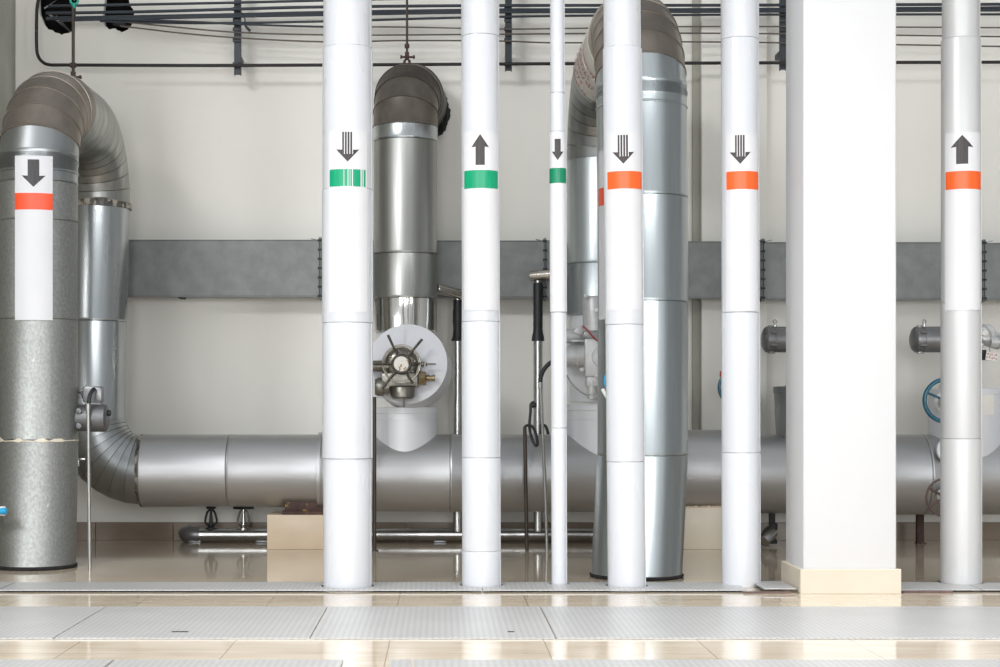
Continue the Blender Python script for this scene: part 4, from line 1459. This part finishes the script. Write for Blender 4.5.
# hangers
def hanger(xp, Y, ytop, yclamp, r, label, hook):
    X = wx(xp, Y)
    zc = wz(yclamp, Y)
    t = thing('pipe_hanger', (X, Y, zc - 0.08), label, 'hanger', 'pipe hangers')
    mb = MB()
    mb.rod((X, Y, zc), (X, Y, 4.5 if not hook else wz(6, Y)), r, 12)
    mb.build('rod', 'brown_rod', t)
    mb = MB()
    mb.lathe((X, Y, zc + 0.06), (0, 0, 1), [(0, r * 2), (0.03, r * 2)], 8)
    mb.box((X, Y, zc), (0.032, 0.03, 0.06), bev=0.005)
    mb.rod((X - 0.045, Y - 0.01, zc - 0.01), (X + 0.06, Y - 0.01, zc - 0.01), 0.008, 10)
    mb.lathe((X + 0.045, Y - 0.01, zc - 0.01), (1, 0, 0), [(0, 0.014), (0.014, 0.014)], 6)
    mb.lathe((X - 0.05, Y - 0.01, zc - 0.01), (1, 0, 0), [(0, 0.014), (0.014, 0.014)], 6)
    for s in (-1, 1):
        mb.rod((X + s * 0.015, Y, zc - 0.03), (X + s * 0.035, Y, zc - 0.12), 0.010, 8)
    mb.build('clamp', 'rust', t)
    if hook:
        mb = MB()
        c = at(xp + 1, 0.5, Y)
        mb.torus(c, (0, 1, 0), 0.026, 0.008, 28, 10)
        mb.lathe(at(xp + 1, 3.5, Y), (0, 0, -1), [(0, 0.018), (0.02, 0.016), (0.035, 0.008)], 14)
        mb.rod(c, c + Vector((0, 0, 0.7)), 0.006, 8)
        mb.build('hook', 'teal', t)['label'] = 'turquoise plastic hook'
    return t


hanger(73.2, 11.12, 0, 76, 0.0115, 'brown rod hanger with turquoise hook over the arch pipe by the side wall', True)
hanger(407, 11.95, 0, 56, 0.009, 'brown rod hanger with rusty clamp above the sooty bend', False)

# ------------------------------------------------------------------ trench cover plates
def plate(name, x0, x1, y0, y1, z, th, label, holes=(), nl=None, nr=None, group='grey trench cover plates', rot=0.0):
    """rectangle with round cut-outs; nl / nr = (centre y, radius) half-round notches in the left / right edge"""
    out = []

    def notch(x, cy, r, a0, a1):
        return [Vector((x + r * math.cos(a0 + (a1 - a0) * i / 16), cy + r * math.sin(a0 + (a1 - a0) * i / 16), z)) for i in range(17)]
    out += [Vector((x0, y0, z)), Vector((x1, y0, z))]
    if nr:
        out += notch(x1, nr[0], nr[1], -PI / 2, -3 * PI / 2)
    out += [Vector((x1, y1, z)), Vector((x0, y1, z))]
    if nl:
        out += notch(x0, nl[0], nl[1], PI / 2, -PI / 2)
    hs = [[Vector((cx + r * math.cos(-2 * PI * i / 32), cy + r * math.sin(-2 * PI * i / 32), z)) for i in range(32)] for cx, cy, r in holes]
    mb = MB()
    mb.prism(out, (0, 0, -th), hs)
    return tag(mb.build('floor_plate', 'plate', base=((x0 + x1) / 2, (y0 + y1) / 2, z - th)), label, 'floor plate', group)


def pbase(cx, rpx, yb):
    Yf = F * H / (yb - VY)
    Ya = Yf / (1 - rpx / F)
    return wx(cx, Ya), Ya, rpx * Ya / F


P = [pbase(347.6, 24.4, 591), pbase(481.4, 19.2, 589.5), pbase(559.2, 7.6, 587), pbase(626.7, 18.9, 590), pbase(741, 18.9, 588), pbase(960.8, 19.6, 587)]
y0p, y1p, zp_ = 8.845, 9.24, 0.015
hole = lambda p: (p[0], p[1], p[2] + 0.014)
xa = wx(5, 9.0)
plate('p', -3.2, xa - 0.004, y0p, y1p, zp_, 0.006, 'narrow ribbed plate in the far strip at the side wall')
plate('p', xa + 0.004, P[1][0] - 0.003, y0p, y1p, zp_, 0.006, 'long ribbed plate of the far strip under the thickest white pipe', [hole(P[0])], nr=(P[1][1], P[1][2] + 0.012))
xb = wx(746, 9.0)
plate('p', P[1][0] + 0.003, xb - 0.02, y0p, y1p, zp_, 0.006, 'far-strip ribbed plate holding the thinnest pipe and the overlapping orange-banded pipe', [hole(P[2]), hole(P[3])], nl=(P[1][1], P[1][2] + 0.012))
plate('p', xb - 0.012 + 0.075, 1.965, y0p - 0.03, y1p - 0.05, zp_ + 0.012, 0.006, 'small raised ribbed plate wedged against the column plinth')
plate('p', 2.54, P[5][0] - 0.003, y0p + 0.02, y1p, zp_, 0.006, 'ribbed plate of the far strip from the column to the greyish pipe', nr=(P[5][1], P[5][2] + 0.012))
plate('p', P[5][0] + 0.003, 5.2, y0p + 0.02, y1p, zp_, 0.006, 'ribbed plate of the far strip beyond the greyish pipe', nl=(P[5][1], P[5][2] + 0.012))
# middle strip
ya, yb_ = F * H / (639.5 - VY), F * H / (608 - VY)
cuts = [-3.2, -1.70, -0.573, 0.51, 5.2]
nm = ['ribbed plate at the side wall end of the broad middle strip', 'second ribbed plate of the broad middle strip, left of the thickest pipe reflection',
      'third ribbed plate of the broad middle strip, before the green-banded up-arrow pipe', 'longest ribbed plate of the broad middle strip, before the square column']
for i in range(4):
    pl = plate('p', cuts[i] + 0.003, cuts[i + 1] - 0.003, ya, yb_, 0.008, 0.007, nm[i])
    if i in (1, 2):
        q = (180.0, 633.5) if i == 1 else (511.0, 633.5)
        Yq = F * H / (q[1] - VY)
        mb = MB()
        mb.box((wx(q[0], Yq), Yq, 0.0082), (0.075 if i == 1 else 0.03, 0.03, 0.0012), bev=0.0004, seg=1)
        mb.build('lifting_slot', 'soot', pl)['label'] = 'dark lifting slot'
# nearest strip
yn1 = F * H / (661.5 - VY)
cn = [(-3.2, wx(114, yn1)), (wx(115, yn1), wx(344, yn1)), (wx(390, yn1), wx(412, yn1)), (wx(413, yn1), 4.6)]
nm = ['nearest-strip ribbed plate at the side wall end', 'nearest-strip ribbed plate ending before a bare tile', 'narrowest ribbed plate, starting the nearest strip after the bare tile', 'long nearest-strip ribbed plate reaching under the column reflection']
for (a, b), l_ in zip(cn, nm):
    plate('p', a + 0.003, b - 0.003, 5.2, yn1, 0.008, 0.007, l_)
# rusty frame angles at the trench edge beside the column
mb = MB()
mb.box(((1.6 + 1.96) / 2 + 0.02, y0p - 0.04, 0.006), (0.26, 0.02, 0.010))
tag(mb.build('edge_angle', 'rustwheel', base=(1.8, y0p - 0.04, 0)), 'rusty edge angle under the raised plate by the column plinth', 'edge angle', 'rusty edge angles')
mb = MB()
mb.box((2.69, y0p - 0.01, 0.006), (0.28, 0.03, 0.010))
tag(mb.build('edge_angle', 'rustwheel', base=(2.69, y0p - 0.01, 0)), 'rusty edge angle just past the column plinth', 'edge angle', 'rusty edge angles')

# ------------------------------------------------------------------ light
def area(name, loc, target, sx, sy, e, col=(1, 1, 1)):
    l = bpy.data.lights.new(name, 'AREA')
    l.shape = 'RECTANGLE'
    l.size, l.size_y, l.energy, l.color = sx, sy, e, col
    o = bpy.data.objects.new(name, l)
    COL.objects.link(o)
    o.location = loc
    o.rotation_euler = (Vector(target) - Vector(loc)).to_track_quat('-Z', 'Y').to_euler()
    return o


area('clerestory_daylight', (-7.5, -1.5, 8.3), (0.3, 11.8, 2.4), 4.5, 1.6, 1000, (0.98, 0.99, 1.0))
cl = area('added_floor_fill', (1.0, 6.3, 7.2), (1.0, 6.3001, 0), 12.0, 1.2, 350, (1.0, 0.99, 0.97))  # unseen lamp added overhead, beam narrowed to brighten the near floor
cl.data.spread = math.radians(75)
for wx_ in (-4.6, -1.0, 2.6, 6.2):
    area('hall_window', (wx_, -4.0, 2.5), (wx_ * 0.5, 11.5, 1.3), 1.7, 3.2, 265, (0.96, 0.98, 1.0))
w = bpy.data.worlds.new('hall light')
S.world = w
w.use_nodes = True
wn, wl_ = w.node_tree.nodes, w.node_tree.links
bg = wn['Background']
tc = wn.new('ShaderNodeTexCoord')
sx = wn.new('ShaderNodeSeparateXYZ')
wl_.new(tc.outputs['Generated'], sx.inputs['Vector'])
mr = wn.new('ShaderNodeMapRange')               # the hall is brightest behind the viewer, dim to the sides
mr.inputs['From Min'].default_value = 0.3
mr.inputs['From Max'].default_value = -1.0
mr.inputs['To Min'].default_value = 0.17
mr.inputs['To Max'].default_value = 0.92
wl_.new(sx.outputs['Y'], mr.inputs['Value'])
m3 = wn.new('ShaderNodeMapRange')
m3.inputs['From Min'].default_value = 0.0
m3.inputs['From Max'].default_value = 1.0
m3.inputs['To Min'].default_value = 0.0
m3.inputs['To Max'].default_value = 0.2
wl_.new(sx.outputs['Z'], m3.inputs['Value'])
ad = wn.new('ShaderNodeMath')
wl_.new(mr.outputs['Result'], ad.inputs[0])
wl_.new(m3.outputs['Result'], ad.inputs[1])
wl_.new(ad.outputs[0], bg.inputs['Strength'])
bg.inputs['Color'].default_value = (0.94, 0.97, 1.0, 1)

# ------------------------------------------------------------------ camera
cd = bpy.data.cameras.new('camera')
cd.sensor_width = 36.0
cd.sensor_fit = 'HORIZONTAL'
cd.lens = F * 36.0 / 1000.0
cd.shift_x = (500 - VX) / 1000.0
cd.shift_y = (VY - 333.5) / 1000.0
cam = bpy.data.objects.new('camera', cd)
COL.objects.link(cam)
cam.location = (0, 0, H)
cam.rotation_euler = (PI / 2, 0, 0)
S.camera = cam
S.view_settings.view_transform = 'Standard'
S.view_settings.look = 'None'
S.view_settings.gamma = 1.0
S.view_settings.use_curve_mapping = False
S.view_settings.exposure = -0.29
